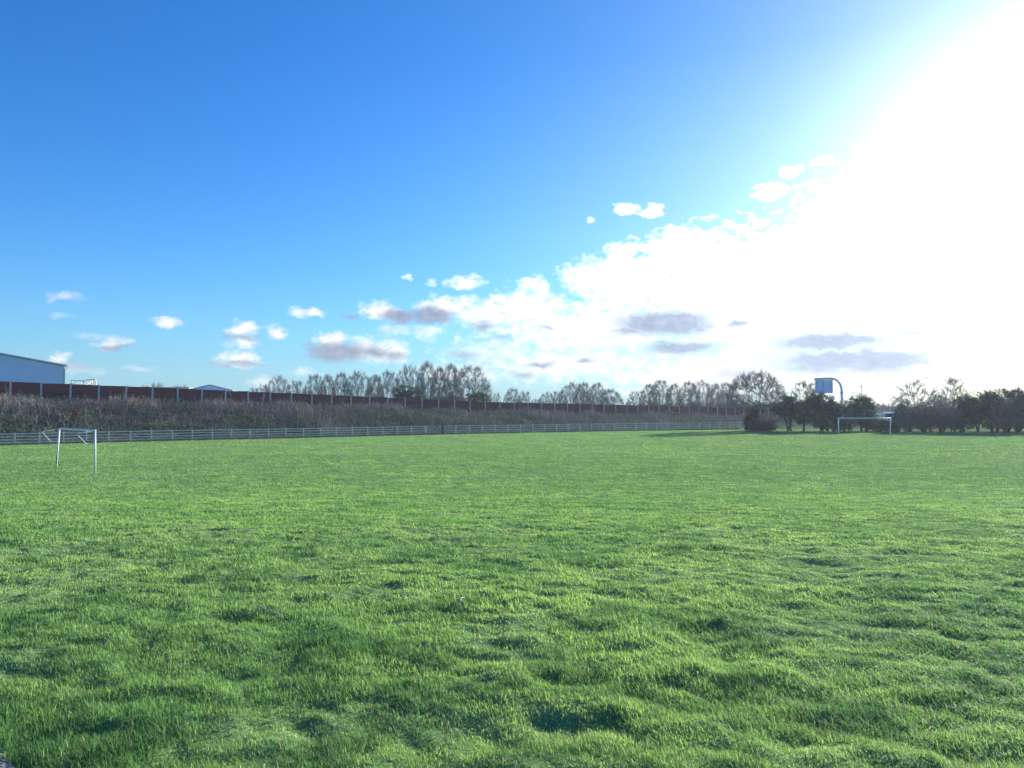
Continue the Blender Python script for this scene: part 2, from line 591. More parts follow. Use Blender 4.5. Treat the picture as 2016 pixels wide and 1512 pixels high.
M = {
    'turf': ground_mat(),
    'blade': tint_mat("grass_blade", 0.56, 0.6, 0.14, tcol=(1.15, 1.2, 0.85)),
    'scrub': tint_mat("scrub_stems", 0.15, 0.9, 0.05),
    'bank': noise_mat("bank_earth", (0.045, 0.050, 0.032), (0.13, 0.115, 0.09), 0.8, 0.95, bump=0.6, spec=0.0),
    'bark': noise_mat("bark", (0.085, 0.074, 0.068), (0.17, 0.15, 0.135), 6, 0.9, stretch=(1, 1, 0.2)),
    'twig': noise_mat("twig_bark", (0.185, 0.172, 0.162), (0.28, 0.262, 0.245), 1.2, 0.8),
    'twig_warm': noise_mat("twig_bark_warm", (0.22, 0.155, 0.085), (0.34, 0.25, 0.145), 1.2, 0.8),
    'twig_mauve': noise_mat("twig_bark_mauve", (0.175, 0.148, 0.138), (0.275, 0.235, 0.215), 1.2, 0.8),
    'bark_silhouette': noise_mat("silhouette_bark", (0.035, 0.030, 0.028), (0.075, 0.066, 0.060), 6, 0.9, stretch=(1, 1, 0.2)),  # backlit trunks: their silhouette shade is darkened into the bark colour
    'twig_brown': noise_mat("twig_bark_brown", (0.15, 0.105, 0.085), (0.25, 0.18, 0.15), 1.2, 0.8),
    'leaf': tint_mat("evergreen_leaf", 0.25, 0.75, 0.12),
    'barrier': noise_mat("stained_boards", (0.115, 0.022, 0.028), (0.21, 0.048, 0.052), 1.3, 0.75, stretch=(0.25, 0.25, 9.0), bump=0.2),
    'galv': noise_mat("galvanised_steel", (0.42, 0.44, 0.46), (0.58, 0.60, 0.62), 3, 0.5, metal=0.0),
    'rail': noise_mat("weathered_rail", (0.60, 0.54, 0.44), (0.84, 0.76, 0.63), 2.2, 0.85, stretch=(1, 1, 4)),
    'gatewood': noise_mat("gate_timber", (0.40, 0.40, 0.38), (0.55, 0.54, 0.50), 3, 0.8),
    'gatepost': noise_mat("treated_green_post", (0.06, 0.11, 0.09), (0.10, 0.15, 0.12), 3, 0.8),
    'white': noise_mat("white_goal_paint", (0.66, 0.67, 0.66), (0.82, 0.82, 0.80), 5, 0.45, lo=0.3, hi=0.5),
    'chipped': noise_mat("bare_metal", (0.02, 0.02, 0.025), (0.05, 0.045, 0.04), 9, 0.7),
    'cladding': noise_mat("blue_grey_cladding", (0.37, 0.57, 0.86), (0.42, 0.62, 0.90), 0.3, 0.5),
    'roof': noise_mat("grey_roof_sheet", (0.30, 0.33, 0.34), (0.40, 0.43, 0.44), 0.5, 0.5),
    'teal': noise_mat("teal_trim", (0.16, 0.30, 0.32), (0.20, 0.35, 0.38), 0.5, 0.5),
    'mast': noise_mat("pale_mast", (0.60, 0.61, 0.62), (0.74, 0.74, 0.74), 3, 0.5),
    'yellow': noise_mat("yellow_steel", (0.44, 0.45, 0.33), (0.56, 0.56, 0.42), 2, 0.5),
    'signback': noise_mat("sign_back_sheet", (0.32, 0.58, 0.90), (0.37, 0.63, 0.94), 1.5, 0.45),  # blue sky reflection put into the sheet's base colour
    'vanwhite': noise_mat("white_van_paint", (0.74, 0.75, 0.76), (0.82, 0.82, 0.82), 2, 0.25, spec=0.5),
    'glass': noise_mat("dark_glass", (0.02, 0.025, 0.03), (0.04, 0.05, 0.06), 2, 0.08, spec=0.6),
    'tyre': noise_mat("tyre_rubber", (0.015, 0.015, 0.015), (0.03, 0.03, 0.03), 9, 0.9),
    'lampred': noise_mat("red_lens", (0.35, 0.02, 0.02), (0.45, 0.03, 0.03), 9, 0.3),
    'render': noise_mat("pale_render", (0.50, 0.50, 0.50), (0.60, 0.60, 0.60), 1, 0.8),
    'gravel': noise_mat("path_gravel", (0.10, 0.10, 0.105), (0.32, 0.32, 0.33), 45, 0.95, bump=1.0, spec=0.0),
    'litter': noise_mat("leaf_litter", (0.035, 0.040, 0.022), (0.085, 0.075, 0.045), 3, 0.95, bump=0.6, spec=0.0),
    'drytwig': noise_mat("dry_twig", (0.28, 0.26, 0.23), (0.45, 0.43, 0.40), 20, 0.8),
    'asphalt': noise_mat("asphalt", (0.04, 0.04, 0.042), (0.07, 0.07, 0.072), 8, 0.95),
}


# ------------------------------------------------------------------ ground
def build_ground():
    fine = np.radians(np.arange(-52, 52.01, 0.25))
    coarse = np.radians(np.arange(56, 304.1, 4.0))
    ang = np.concatenate([fine, coarse])
    rr = [0.5]
    while rr[-1] < 135:
        rr.append(rr[-1] * 1.0115)
    rr += [142, 160, 185, 220, 280, 360, 500, 800, 1300, 2200, 4000, 7000]
    rr = np.array(rr)
    A, R = np.meshgrid(ang, rr)
    x, y = R * np.sin(A), R * np.cos(A)
    z = ground_z(x, y)
    V = np.stack([x, y, z], -1).reshape(-1, 3)
    na, nr = len(ang), len(rr)
    i, j = np.meshgrid(np.arange(na), np.arange(nr - 1))
    i2 = (i + 1) % na
    Q = np.stack([j * na + i, j * na + i2, (j + 1) * na + i2, (j + 1) * na + i], -1).reshape(-1, 4)[:, ::-1]
    c = len(V)
    V = np.concatenate([V, [[0, 0, float(ground_z(0, 0))]]])
    k = np.arange(na)
    T = np.stack([np.full(na, c), (k + 1) % na, k], -1)[:, ::-1]
    o = link_mesh("ground", mesh_np("ground", V, quads=Q, tris=T, mats=(M['turf'],), smooth=True))
    tag(o, kind="structure")


build_ground()

# fence line, measured along its foot in the photo
FENCE = [(-68.0, 57.0), (-48.1, 72.2), (-37.6, 81.0), (-22.2, 91.0), (-9.2, 100.6), (8.0, 110.2), (22.8, 117.6), (36.6, 123.6)]
FENCE_R = [(36.6, 123.6), (41.5, 119.6), (47.5, 118.4), (58.0, 118.6), (76.0, 119.6)]
# noise barrier line, posts every 3 m
BS = 3.0
B0 = np.array((-57.3, 87.83))
BD = np.array((0.80035, 0.59953))
BN = np.array((0.59953, -0.80035))           # towards the field
_bt_n = np.array([-14, 0, 5, 11, 22, 33, 44, 62])
_bt_z = np.array([4.2, 2.85, 2.42, 1.86, 0.76, 0.27, -0.33, -1.0]) + CAM_Z


def barrier_top(n):
    return np.interp(n, _bt_n, _bt_z)


def barrier_h(n):
    return np.interp(n, [-14, 0, 22, 44, 62], [2.15, 2.0, 1.85, 1.75, 1.75])


def crest_z(n):
    return barrier_top(n) - barrier_h(n) - 0.06


def fence_dist(n):
    """Distance from the barrier at station n, straight towards the field, to the fence line."""
    b = B0 + BD * BS * n
    best = 60.0
    for p, q in list(zip(FENCE[:-1], FENCE[1:])) + list(zip(FENCE_R[:-1], FENCE_R[1:])):
        p, q = np.array(p), np.array(q)
        e = q - p
        den = BN[0] * (-e[1]) + BN[1] * e[0]
        if abs(den) < 1e-9:
            continue
        r = p - b
        t = (r[0] * (-e[1]) + r[1] * e[0]) / den
        s = (BN[0] * r[1] - BN[1] * r[0]) / den
        if -0.02 <= s <= 1.02 and 0 < t < best:
            best = t
    return best


_ns = np.arange(-13, 60.01, 0.5)
_wf = np.array([fence_dist(n) for n in _ns])
_wf = np.convolve(np.pad(_wf, 3, mode='edge'), np.ones(7) / 7, mode='valid')


def bank_point(n, w):
    """Point on the embankment, w metres in front of the barrier (negative: behind it)."""
    wf = np.interp(n, _ns, _wf)
    wt = np.minimum(wf - 0.8, np.interp(n, [-13, 10, 44], [23, 19, 14]))
    cz = crest_z(n)
    x = B0[0] + BD[0] * BS * n + BN[0] * w
    y = B0[1] + BD[1] * BS * n + BN[1] * w
    t = np.clip((w - 1.2) / (wt - 1.2), 0, 1)
    s = t * t * (3 - 2 * t) * 0.55 + t * 0.45
    z = cz + (FIELD_Z + 0.05 - cz) * s
    z = np.where(w > wt + 0.01, FIELD_Z - 0.4, z)
    back = np.clip((-w - 14) / 9, 0, 1)
    z = np.where(w < 0, cz + (FIELD_Z - 0.2 - cz) * back, z)
    return x, y, z + 0.25 * (vnoise(x * 0.3, y * 0.3) - 0.5) * ((t < 1) & (w < wt))


def build_bank():
    ns = np.arange(-13, 60.01, 0.5)
    ws = np.concatenate([[-24, -23, -18, -14, -5], np.linspace(0, 24, 25)])
    Nn, Ww = np.meshgrid(ns, ws, indexing='ij')
    x, y, z = bank_point(Nn, Ww)
    z[:, -1] = FIELD_Z - 0.15
    z[:, 0] = FIELD_Z - 0.3
    V = np.stack([x, y, z], -1).reshape(-1, 3)
    a, b = Nn.shape
    i, j = np.meshgrid(np.arange(a - 1), np.arange(b - 1), indexing='ij')
    Q = np.stack([i * b + j, (i + 1) * b + j, (i + 1) * b + j + 1, i * b + j + 1], -1).reshape(-1, 4)[:, ::-1]
    o = link_mesh("embankment", mesh_np("embankment", V, quads=Q, mats=(M['bank'],), smooth=True))
    tag(o, kind="structure")


build_bank()


# ------------------------------------------------------------------ grass
def path_edge(y):
    return np.minimum(-1.2, -2.09 - 1.1 * (np.asarray(y, float) - 3.4))


def path_mask(x, y):
    """True where the gravel path runs, at the photographer's left foot."""
    return x < path_edge(y) + 0.30 * (vnoise(x * 4, y * 4) - 0.6)


def build_grass():
    rng = np.random.default_rng(3)
    n = 1150000
    r = np.exp(rng.uniform(math.log(2.1), math.log(124), n))
    a = rng.uniform(rad(-47), rad(47), n)
    x, y = r * np.sin(a), r * np.cos(a)
    keep = ~path_mask(x, y)
    # stop at the fence
    fx = np.array([p[0] for p in FENCE] + [90.0])
    fy = np.array([p[1] for p in FENCE] + [124.0])
    keep &= y < np.interp(x, fx, fy) + 0.3
    # thin worn spots
    worn = fbm(x * 0.8 + 9, y * 0.8 + 2, 3)
    keep &= ~((worn > 0.70) & (rng.random(n) < 0.35))
    x, y, r, worn = x[keep], y[keep], r[keep], worn[keep]
    n = len(x)
    z = ground_z(x, y)
    w = np.clip(0.00095 * r, 0.0030, 0.12) * rng.uniform(0.6, 1.3, n)
    tuft = 0.45 * fbm(x * 1.5 + 30, y * 1.7 + 11, 3) + 0.55 * fbm(x * 5.5 + 3, y * 5.5 + 1, 2)
    hgt = (0.015 + 0.048 * np.clip(tuft - 0.2, 0, 1) ** 1.2 * 1.6) * rng.uniform(0.55, 1.35, n)
    hgt *= 1 + 0.25 * np.clip(r / 60, 0, 1)
    hgt[worn > 0.62] *= 0.6
    # wind from the right lays the blades over to the left
    wind = 0.45 + 0.6 * np.clip((x / np.maximum(r, 1) + 0.55), 0, 1) + 0.5 * (fbm(x * 0.6, y * 0.6, 2) - 0.5)
    la = math.pi * 0.93 + rng.normal(0, 0.9, n) * np.where(rng.random(n) < 0.3, 2.2, 0.7)
    lean = np.clip(wind + rng.normal(0, 0.28, n), 0.02, 1.4)
    dx, dy = np.cos(la) * lean, np.sin(la) * lean
    up = np.sqrt(np.maximum(0.12, 1 - 0.5 * np.clip(lean, 0, 1.2) ** 2))
    # deep green tufts stand a little taller
    deep = np.clip((fbm(x * 2.1 + 51, y * 2.4 + 19, 3) - 0.53) * 7, 0, 1) * (r < 60)
    hgt *= 1 + 0.45 * deep
    fa = rng.uniform(0, math.pi, n)
    # far tufts turn their width across the view so they cover the ground
    fa = np.where(r > 15, rng.normal(0, 0.6, n), fa)
    sx, sy = np.cos(fa) * w / 2, np.sin(fa) * w / 2
    V = np.empty((n, 5, 3), np.float32)
    zb = z - 0.012
    V[:, 0] = np.stack([x - sx, y - sy, zb], -1)
    V[:, 1] = np.stack([x + sx, y + sy, zb], -1)
    mx, my, mz = x + dx * hgt * 0.32, y + dy * hgt * 0.32, z + hgt * 0.58 * up
    V[:, 2] = np.stack([mx + sx * 0.8, my + sy * 0.8, mz], -1)
    V[:, 3] = np.stack([mx - sx * 0.8, my - sy * 0.8, mz], -1)
    V[:, 4] = np.stack([x + dx * hgt, y + dy * hgt, z + hgt * up * (1 - 0.12 * lean)], -1)
    b = (np.arange(n) * 5)[:, None]
    Q = b + np.array([[0, 1, 2, 3]])
    T = b + np.array([[3, 2, 4]])
    vf = 1 - 0.85 * np.clip(r / 22, 0, 1)
    # species and vigour: lush blue green, plain green, yellow green, a little straw
    t = np.clip(fbm(x * 0.5 + 3, y * 0.5 + 70, 3) * 1.3 + (fbm(x * 2.6 + 13, y * 2.6 + 7, 2) - 0.5) * 0.95 * vf - 0.145 + rng.normal(0, 0.16, n) * vf, 0, 1)[:, None]
    lush, yel = np.array([[0.125, 0.255, 0.092]]), np.array([[0.265, 0.405, 0.138]])
    t = t * (1 - 0.28 * np.clip((r[:, None] - 25) / 50, 0, 1))  # far blades lose yellow, bluish distance haze put into their colour
    col = lush * (1 - t) + yel * t
    col = col * (1 - 0.75 * deep[:, None]) + np.array([[0.060, 0.168, 0.066]]) * 0.75 * deep[:, None]
    straw = ((rng.random(n) < 0.03 + 0.12 * np.clip(worn - 0.5, 0, 1) * 4) & (r < 22))[:, None]
    col = np.where(straw, np.array([[0.34, 0.33, 0.19]]), col)
    col *= 1 + rng.uniform(-0.5, 0.5, (n, 1)) * vf[:, None]
    o = link_mesh("grass", mesh_np("grass", V.reshape(-1, 3), quads=Q, tris=T, mats=(M['blade'],), tint=np.repeat(col, 5, axis=0)))
    tag(o, "short green winter grass covering the whole playing field", "grass", kind="stuff")


build_grass()


def build_path():
    ys = np.linspace(-6, 9, 90)
    V, Q = [], []
    for y in ys:
        e = float(path_edge(y)) + 0.12 * (float(vnoise(np.array(7.0), np.array(y * 3))) - 0.5)
        for k in range(9):
            x = e - 0.02 - (8 - k) * 0.22 if k else e - 3.0
            V.append((x, y, float(ground_z(x, y)) + 0.02))
    for i in range(len(ys) - 1):
        for k in range(8):
            Q.append((i * 9 + k, i * 9 + k + 1, (i + 1) * 9 + k + 1, (i + 1) * 9 + k))
    o = link_mesh("path", mesh_np("path", V, quads=Q, mats=(M['gravel'],), smooth=True))
    tag(o, kind="structure")


build_path()


# ------------------------------------------------------------------ undergrowth on the embankment
def build_undergrowth():
    rng = np.random.default_rng(21)
    S, T = [], []
    n = 52000
    st = rng.uniform(-9, 57, n)
    wf = np.interp(st, _ns, _wf)
    w = rng.uniform(0.25, 1, n) ** 1.0 * (np.minimum(wf - 0.7, 30)) * rng.uniform(0, 1, n) ** 0.8
    w = np.clip(w, 0.35, None)
    x, y, z = bank_point(st, w)
    ok = y > 40
    x, y, z, w, st, wf = x[ok], y[ok], z[ok], w[ok], st[ok], wf[ok]
    n = len(x)
    cl = np.clip(fbm(x * 0.22 + 5, y * 0.22 + 60, 3) * 1.8 - 0.4, 0, 1)
    fine = fbm(x * 1.1 + 25, y * 1.1 + 6, 2)
    frac = w / wf
    h = (0.35 + 1.3 * np.clip(cl - 0.25, 0, 1) + 0.5 * np.clip(fine - 0.4, 0, 1)) * rng.uniform(0.5, 1.4, n)
    h *= np.where(st > 24, 0.75, 1.0)
    h *= np.clip(0.32 + w * 0.16, 0, 1)
    h *= np.where(rng.random(n) < 0.05, 1.7, 1.0)
    la = rng.uniform(0, 2 * math.pi, n)
    ln = rng.uniform(0.05, 0.55, n)
    ex, ey = np.cos(la) * ln * h, np.sin(la) * ln * h
    r0 = rng.uniform(0.008, 0.018, n) * np.where(rng.random(n) < 0.15, 1.7, 1.0)
    mx, my, mz = x + ex * 0.4, y + ey * 0.4, z + h * 0.6
    tx, ty, tz = x + ex, y + ey, z + h
    A = np.stack([x, y, z - 0.05, mx, my, mz, r0, r0 * 0.8], -1)
    B = np.stack([mx, my, mz, tx, ty, tz, r0 * 0.8, r0 * 0.35], -1)
    pick = rng.random(n)
    warm = np.clip(fbm(x * 0.2 + 90, y * 0.2, 3) * 2 - 0.5 + rng.normal(0, 0.2, n), 0, 1)[:, None]
    mauve, straw, brown = np.array([[0.29, 0.255, 0.25]]), np.array([[0.56, 0.49, 0.40]]), np.array([[0.30, 0.225, 0.195]])
    col = mauve * (1 - warm) + brown * warm
    col = np.where((pick < 0.10 + 0.5 * cl ** 1.5)[:, None], straw, col) * rng.uniform(0.55, 1.35, (n, 1))
    # side twigs
    k = rng.integers(0, n, 52000)
    f = rng.uniform(0.35, 1.0, len(k))
    px, py, pz = x[k] + ex[k] * f * 0.8, y[k] + ey[k] * f * 0.8, z[k] + h[k] * f * 0.95
    l2 = h[k] * rng.uniform(0.15, 0.42, len(k))
    a2 = rng.uniform(0, 2 * math.pi, len(k))
    Cc = np.stack([px, py, pz, px + np.cos(a2) * l2 * 0.7, py + np.sin(a2) * l2 * 0.7, pz + l2 * rng.uniform(0.1, 0.9, len(k)), np.full(len(k), 0.010), np.full(len(k), 0.005)], -1)
    S = np.concatenate([A, B, Cc])
    T = np.concatenate([col, col, col[k]])
    o = link_mesh("undergrowth", segs_mesh("undergrowth", S, M['scrub'], T))
    tag(o, "tangle of dead stalks and saplings covering the embankment below the barrier", "undergrowth", kind="stuff")
    # bramble and ivy leaves low in the tangle
    m = 120000
    st = rng.uniform(-9, 57, m)
    wf = np.interp(st, _ns, _wf)
    w = rng.uniform(0.6, 1, m) * np.minimum(wf - 0.7, 30) * rng.uniform(0, 1, m) ** 0.7
    x, y, z = bank_point(st, w)
    cl = fbm(x * 0.33 + 15, y * 0.33 + 33, 4)
    keep = (cl + rng.normal(0, 0.05, m) + 0.20 * (w / wf) > 0.50) & (y > 40)
    x, y, z, cl, w, wf = x[keep], y[keep], z[keep], cl[keep], w[keep], wf[keep]
    hh = rng.uniform(0, 1, len(x)) * (0.3 + 1.6 * np.clip(cl - 0.35, 0, 1))
    P = np.stack([x + rng.normal(0, .1, len(x)), y + rng.normal(0, .1, len(x)), z + hh], -1)
    g = np.clip(fbm(x * 0.5, y * 0.5 + 44, 2) + rng.normal(0, .15, len(x)), 0, 1)[:, None]
    col = (np.array([[0.025, 0.060, 0.030]]) * (1 - g) + np.array([[0.12, 0.17, 0.09]]) * g) * rng.uniform(0.7, 1.3, (len(x), 1))
    o = link_mesh("bramble_leaves", leaf_mesh("bramble_leaves", P, rng.uniform(0.08, 0.17, len(x)), M['leaf'], col, rng))
    tag(o, "dark green bramble patches spread over the embankment", "brambles", kind="stuff")
    # pale dead grass along the fence foot
    m = 26000
    fs = np.array(FENCE)
    sl = np.concatenate([[0], np.cumsum(np.hypot(*np.diff(fs, axis=0).T))])
    s = rng.uniform(0, sl[-1], m)
    x = np.interp(s, sl, fs[:, 0]) + rng.normal(0, 0.15, m)
    y = np.interp(s, sl, fs[:, 1]) + np.abs(rng.normal(0.1, 0.9, m)) - 0.12
    z = ground_z(x, y)
    h = rng.uniform(0.08, 0.34, m) * (0.6 + 0.9 * fbm(x * 0.5, y * 0.5, 2))
    a = rng.uniform(0, 6.28, m)
    l = rng.uniform(0.1, 0.7, m) * h
    S = np.stack([x, y, z - 0.03, x + np.cos(a) * l, y + np.sin(a) * l, z + h, np.full(m, 0.012), np.full(m, 0.004)], -1)
    mixv = rng.random((m, 1))
    col = np.array([[0.36, 0.33, 0.25]]) * mixv + np.array([[0.16, 0.19, 0.11]]) * (1 - mixv)
    o = link_mesh("dry_grass", segs_mesh("dry_grass", S, M['scrub'], col))
    tag(o, "pale dead grass along the foot of the post and rail fence", "dry grass", kind="stuff")


build_undergrowth()


# ------------------------------------------------------------------ noise barrier
def build_barrier():
    n0, n1 = -9, 56
    root = empty("noise_barrier", (*(B0 + BD * BS * n0), float(crest_z(n0))))
    tag(root, "long dark red timber noise barrier with grey steel posts on top of the embankment", "noise barrier")
    base = Vector(root.location)
    rng = np.random.default_rng(8)
    for n in range(n0, n1 + 1):
        p = B0 + BD * BS * n
        zt, zb = float(barrier_top(n)) + 0.03, float(crest_z(n)) - 0.4
        mb = MB()
        a = math.atan2(BD[1], BD[0])
        for off in (-0.085, 0.085):
            q = p + BN * off
            mb.box((q[0] - base.x, q[1] - base.y, (zt + zb) / 2 - base.z), (0.20, 0.014, zt - zb), a)
        mb.box((p[0] - base.x, p[1] - base.y, (zt + zb) / 2 - base.z), (0.012, 0.154, zt - zb), a)
        mb.build("post", M['galv'], root)
        if n == n1:
            break
        q = B0 + BD * BS * (n + 1)
        za, zc = float(barrier_top(n)) - 0.03, float(barrier_top(n + 1)) - 0.03
        ba, bc = float(crest_z(n)) - 0.3, float(crest_z(n + 1)) - 0.3
        mb = MB()
        nb = 11
        gap = rng.random() < 0.3
        for k in range(nb):                   # horizontal boards, a few warped or slipped
            f0, f1 = k / nb, (k + 1) / nb + (0.008 if k < nb - 1 else 0)
            sl = rng.normal(0, 0.005)
            if k == nb - 1 and gap:
                sl += rng.normal(0, 0.05)
            fl = 0.024 if k % 2 else -0.024
            if k == nb - 1:
                sl = -abs(sl)
            e0, e1 = p + BD * 0.012 + BN * fl, q - BD * 0.012 + BN * fl
            hgt = (f1 - f0) * ((za - ba) + (zc - bc)) / 2
            z0 = ba + (za - ba) * (f0 + f1) / 2 + sl
            z1 = bc + (zc - bc) * (f0 + f1) / 2 - sl * (0.4 if gap else 1)
            mb.beam((e0[0] - base.x, e0[1] - base.y, z0 - base.z), (e1[0] - base.x, e1[1] - base.y, z1 - base.z), 0.045, hgt)
        mb.build("panel", M['barrier'], root)


build_barrier()


# ------------------------------------------------------------------ post and rail fence with its gate
def polyline_points(pts, step):
    pts = np.array(pts, float)
    sl = np.concatenate([[0], np.cumsum(np.hypot(*np.diff(pts, axis=0).T))])
    m = max(1, int(round(sl[-1] / step)))
    s = np.linspace(0, sl[-1], m + 1)
    return np.stack([np.interp(s, sl, pts[:, 0]), np.interp(s, sl, pts[:, 1])], -1)


def fence(name, label, pts, step, skip_first=False):
    P = polyline_points(pts, step)
    z = ground_z(P[:, 0], P[:, 1])
    root = empty(name, (P[0][0], P[0][1], float(z[0])))
    tag(root, label, "fence")
    b = Vector(root.location)
    rng = np.random.default_rng(len(P))
    hs = 1.16 + rng.normal(0, 0.025, len(P))
    for i in range(len(P)):
        if skip_first and i == 0:
            continue
        t = P[min(i + 1, len(P) - 1)] - P[max(i - 1, 0)]
        a = math.atan2(t[1], t[0])
        nrm = np.array((-t[1], t[0])) / np.hypot(*t)
        q = P[i] + nrm * 0.075
        MB().box((q[0] - b.x, q[1] - b.y, float(z[i]) + hs[i] / 2 - 0.15 - b.z), (0.11, 0.09, hs[i] + 0.3), a).build("post", M['rail'], root)
    for k, f in enumerate((0.22, 0.50, 0.78, 1.06)):
        mb = MB()
        for i in range(len(P) - 1):
            j0, j1 = rng.normal(0, 0.012, 2)
            mb.beam((P[i][0] - b.x, P[i][1] - b.y, float(z[i]) + f + j0 - b.z), (P[i + 1][0] - b.x, P[i + 1][1] - b.y, float(z[i + 1]) + f + j1 - b.z), 0.038, 0.095)
        mb.build("rail", M['rail'], root)


GATE_A, GATE_B = on_field(838, 855.3), on_field(870.5, 854.6)


def interp_fence(px):
    """The fence line point seen in photo column px."""
    best = None
    u = ray(px, 800)[0]
    for (x0, y0), (x1, y1) in zip(FENCE[:-1], FENCE[1:]):
        den = (x1 - x0) - u * (y1 - y0)
        t = (u * y0 - x0) / den
        if 0 <= t <= 1:
            best = (x0 + t * (x1 - x0), y0 + t * (y1 - y0))
    return best


GATE_A, GATE_B = interp_fence(838), interp_fence(871)
left_part = [p for p in FENCE if p[0] < GATE_A[0]] + [GATE_A]
right_part = [GATE_B] + [p for p in FENCE if p[0] > GATE_B[0]]
fence("post_and_rail_fence", "weathered grey four-rail wooden fence left of the gate, below the embankment", left_part, 2.0)
fence("post_and_rail_fence", "weathered four-rail wooden fence from the gate to the multi-stemmed bare tree", right_part, 2.0, True)
fence("post_and_rail_fence", "wooden rail fence glimpsed behind the evergreen bushes and far goal", FENCE_R, 2.2, True)


def build_gate():
    A, B = np.array(GATE_A), np.array(GATE_B)
    z = float(ground_z(*A))
    root = empty("field_gate", (A[0], A[1], z))
    tag(root, "wooden field gate with V-shaped diagonal braces set in the rail fence", "gate")
    d = B - A
    L = float(np.hypot(*d))
    root.rotation_euler.z = math.atan2(d[1], d[0])
    for f in (0.24, 0.52, 0.80, 1.08):
        MB().beam((0.12, 0, f), (L - 0.2, 0, f), 0.04, 0.085).build("rail", M['gatewood'], root)
    MB().box((0.15, -0.005, 0.66), (0.09, 0.06, 1.0), 0).build("stile", M['gatewood'], root)
    MB().box((L - 0.23, -0.005, 0.66), (0.09, 0.06, 1.0), 0).build("stile", M['gatewood'], root)
    MB().beam((0.22, -0.045, 1.06), (L * 0.46, -0.045, 0.26), 0.04, 0.085).build("brace", M['gatewood'], root)
    MB().beam((L - 0.32, -0.045, 1.06), (L * 0.54, -0.045, 0.26), 0.04, 0.085).build("brace", M['gatewood'], root)
    mb = MB().box((L + 0.05, 0, 0.55), (0.24, 0.22, 1.45), 0)
    mb.prism([(L - 0.07, -0.11, 1.275), (L + 0.17, -0.11, 1.275), (L + 0.05, -0.11, 1.36)], (0, 0.22, 0))
    mb.build("gate_post", M['gatepost'], root)
    MB().box((L + 0.31, 0.0, 0.5), (0.16, 0.16, 1.3), 0).build("gate_post", M['gatewood'], root)


build_gate()


# ------------------------------------------------------------------ football goals
def bend(pts, r=0.12, k=5):
    """Rounds the corners of a polyline."""
    pts = [Vector(p) for p in pts]
    out = [pts[0]]
    for i in range(1, len(pts) - 1):
        a = pts[i] + (pts[i - 1] - pts[i]).normalized() * r
        c = pts[i] + (pts[i + 1] - pts[i]).normalized() * r
        for j in range(k + 1):
            t = j / k
            out.append(a * (1 - t) ** 2 + pts[i] * 2 * t * (1 - t) + c * t * t)
    return out + [pts[-1]]


def build_goal(label, fa, fb, ta, tb, back, r, drop, chip):
    """Feet fa, fb and crossbar ends ta, tb in world space; net hoops reach back behind the posts."""
    root = empty("football_goal", fa)
    tag(root, label, "goal", "football goals on the field")
    b = Vector(fa)
    fa, fb, ta, tb = (Vector(p) - b for p in (fa, fb, ta, tb))
    back = Vector(back)
    for f, t, ch in ((fa, ta, False), (fb, tb, chip)):
        p = MB().tube([f + (f - t).normalized() * 0.3, f.lerp(t, 0.5), t], r, 14).build("post", M['white'], root, True)
        if ch:
            mb = MB()
            dv = (t - f)
            for q0, q1, of in ((0.10, 0.27, 0.35), (0.24, 0.34, 0.1), (0.0, 0.03, 0.0)):
                s = Vector((1, 0, 0)) * (r * of)
                mb.tube([f + dv * q0 + s + Vector((0, -r * 0.55, 0)), f + dv * (q0 + q1) / 2 + s + Vector((0, -r * 0.62, 0)), f + dv * q1 + s * 0.6 + Vector((0, -r * 0.55, 0))], r * 0.52, 8, r * 0.42)
            mb.build("paint_chip", M['chipped'], p)
    MB().tube([ta - (tb - ta).normalized() * r, ta.lerp(tb, 0.5), tb + (tb - ta).normalized() * r], r, 14).build("crossbar", M['white'], root, True)
    for f, t in ((fa, ta), (fb, tb)):
        top = t + Vector((0, 0, -0.02))
        out1 = top + back + Vector((0, 0, -drop))
        dn = t.lerp(f, 0.33) + back * 0.42
        end = t.lerp(f, 0.30)
        MB().tube(bend([top, out1, dn, end], 0.14), r * 0.38, 8).build("net_hoop", M['white'], root, True)


def goal_pts(base_px, top_px, y_shift=0):
    x, y = on_field(*base_px)
    t = at(*top_px, y)
    return (x, y, float(ground_z(x, y)) - 0.02), t


fa, ta = goal_pts((187.3, 931), (187.0, 847.6))
fb, tb = goal_pts((110.5, 921.6), (117, 844.2))
build_goal("white football goal with a chipped leaning post on the grass before the rail fence", fa, fb, ta, tb, (-0.72, -0.55, 0), 0.052, 0.13, True)
fa, ta = goal_pts((1651.5, 855.8), (1650, 823.3))
fb, tb = goal_pts((1752.6, 856.6), (1753, 823.3))
build_goal("white football goal standing in front of the evergreen bushes", fa, fb, ta, tb, (0.42, 0.6, 0), 0.06, 0.05, False)


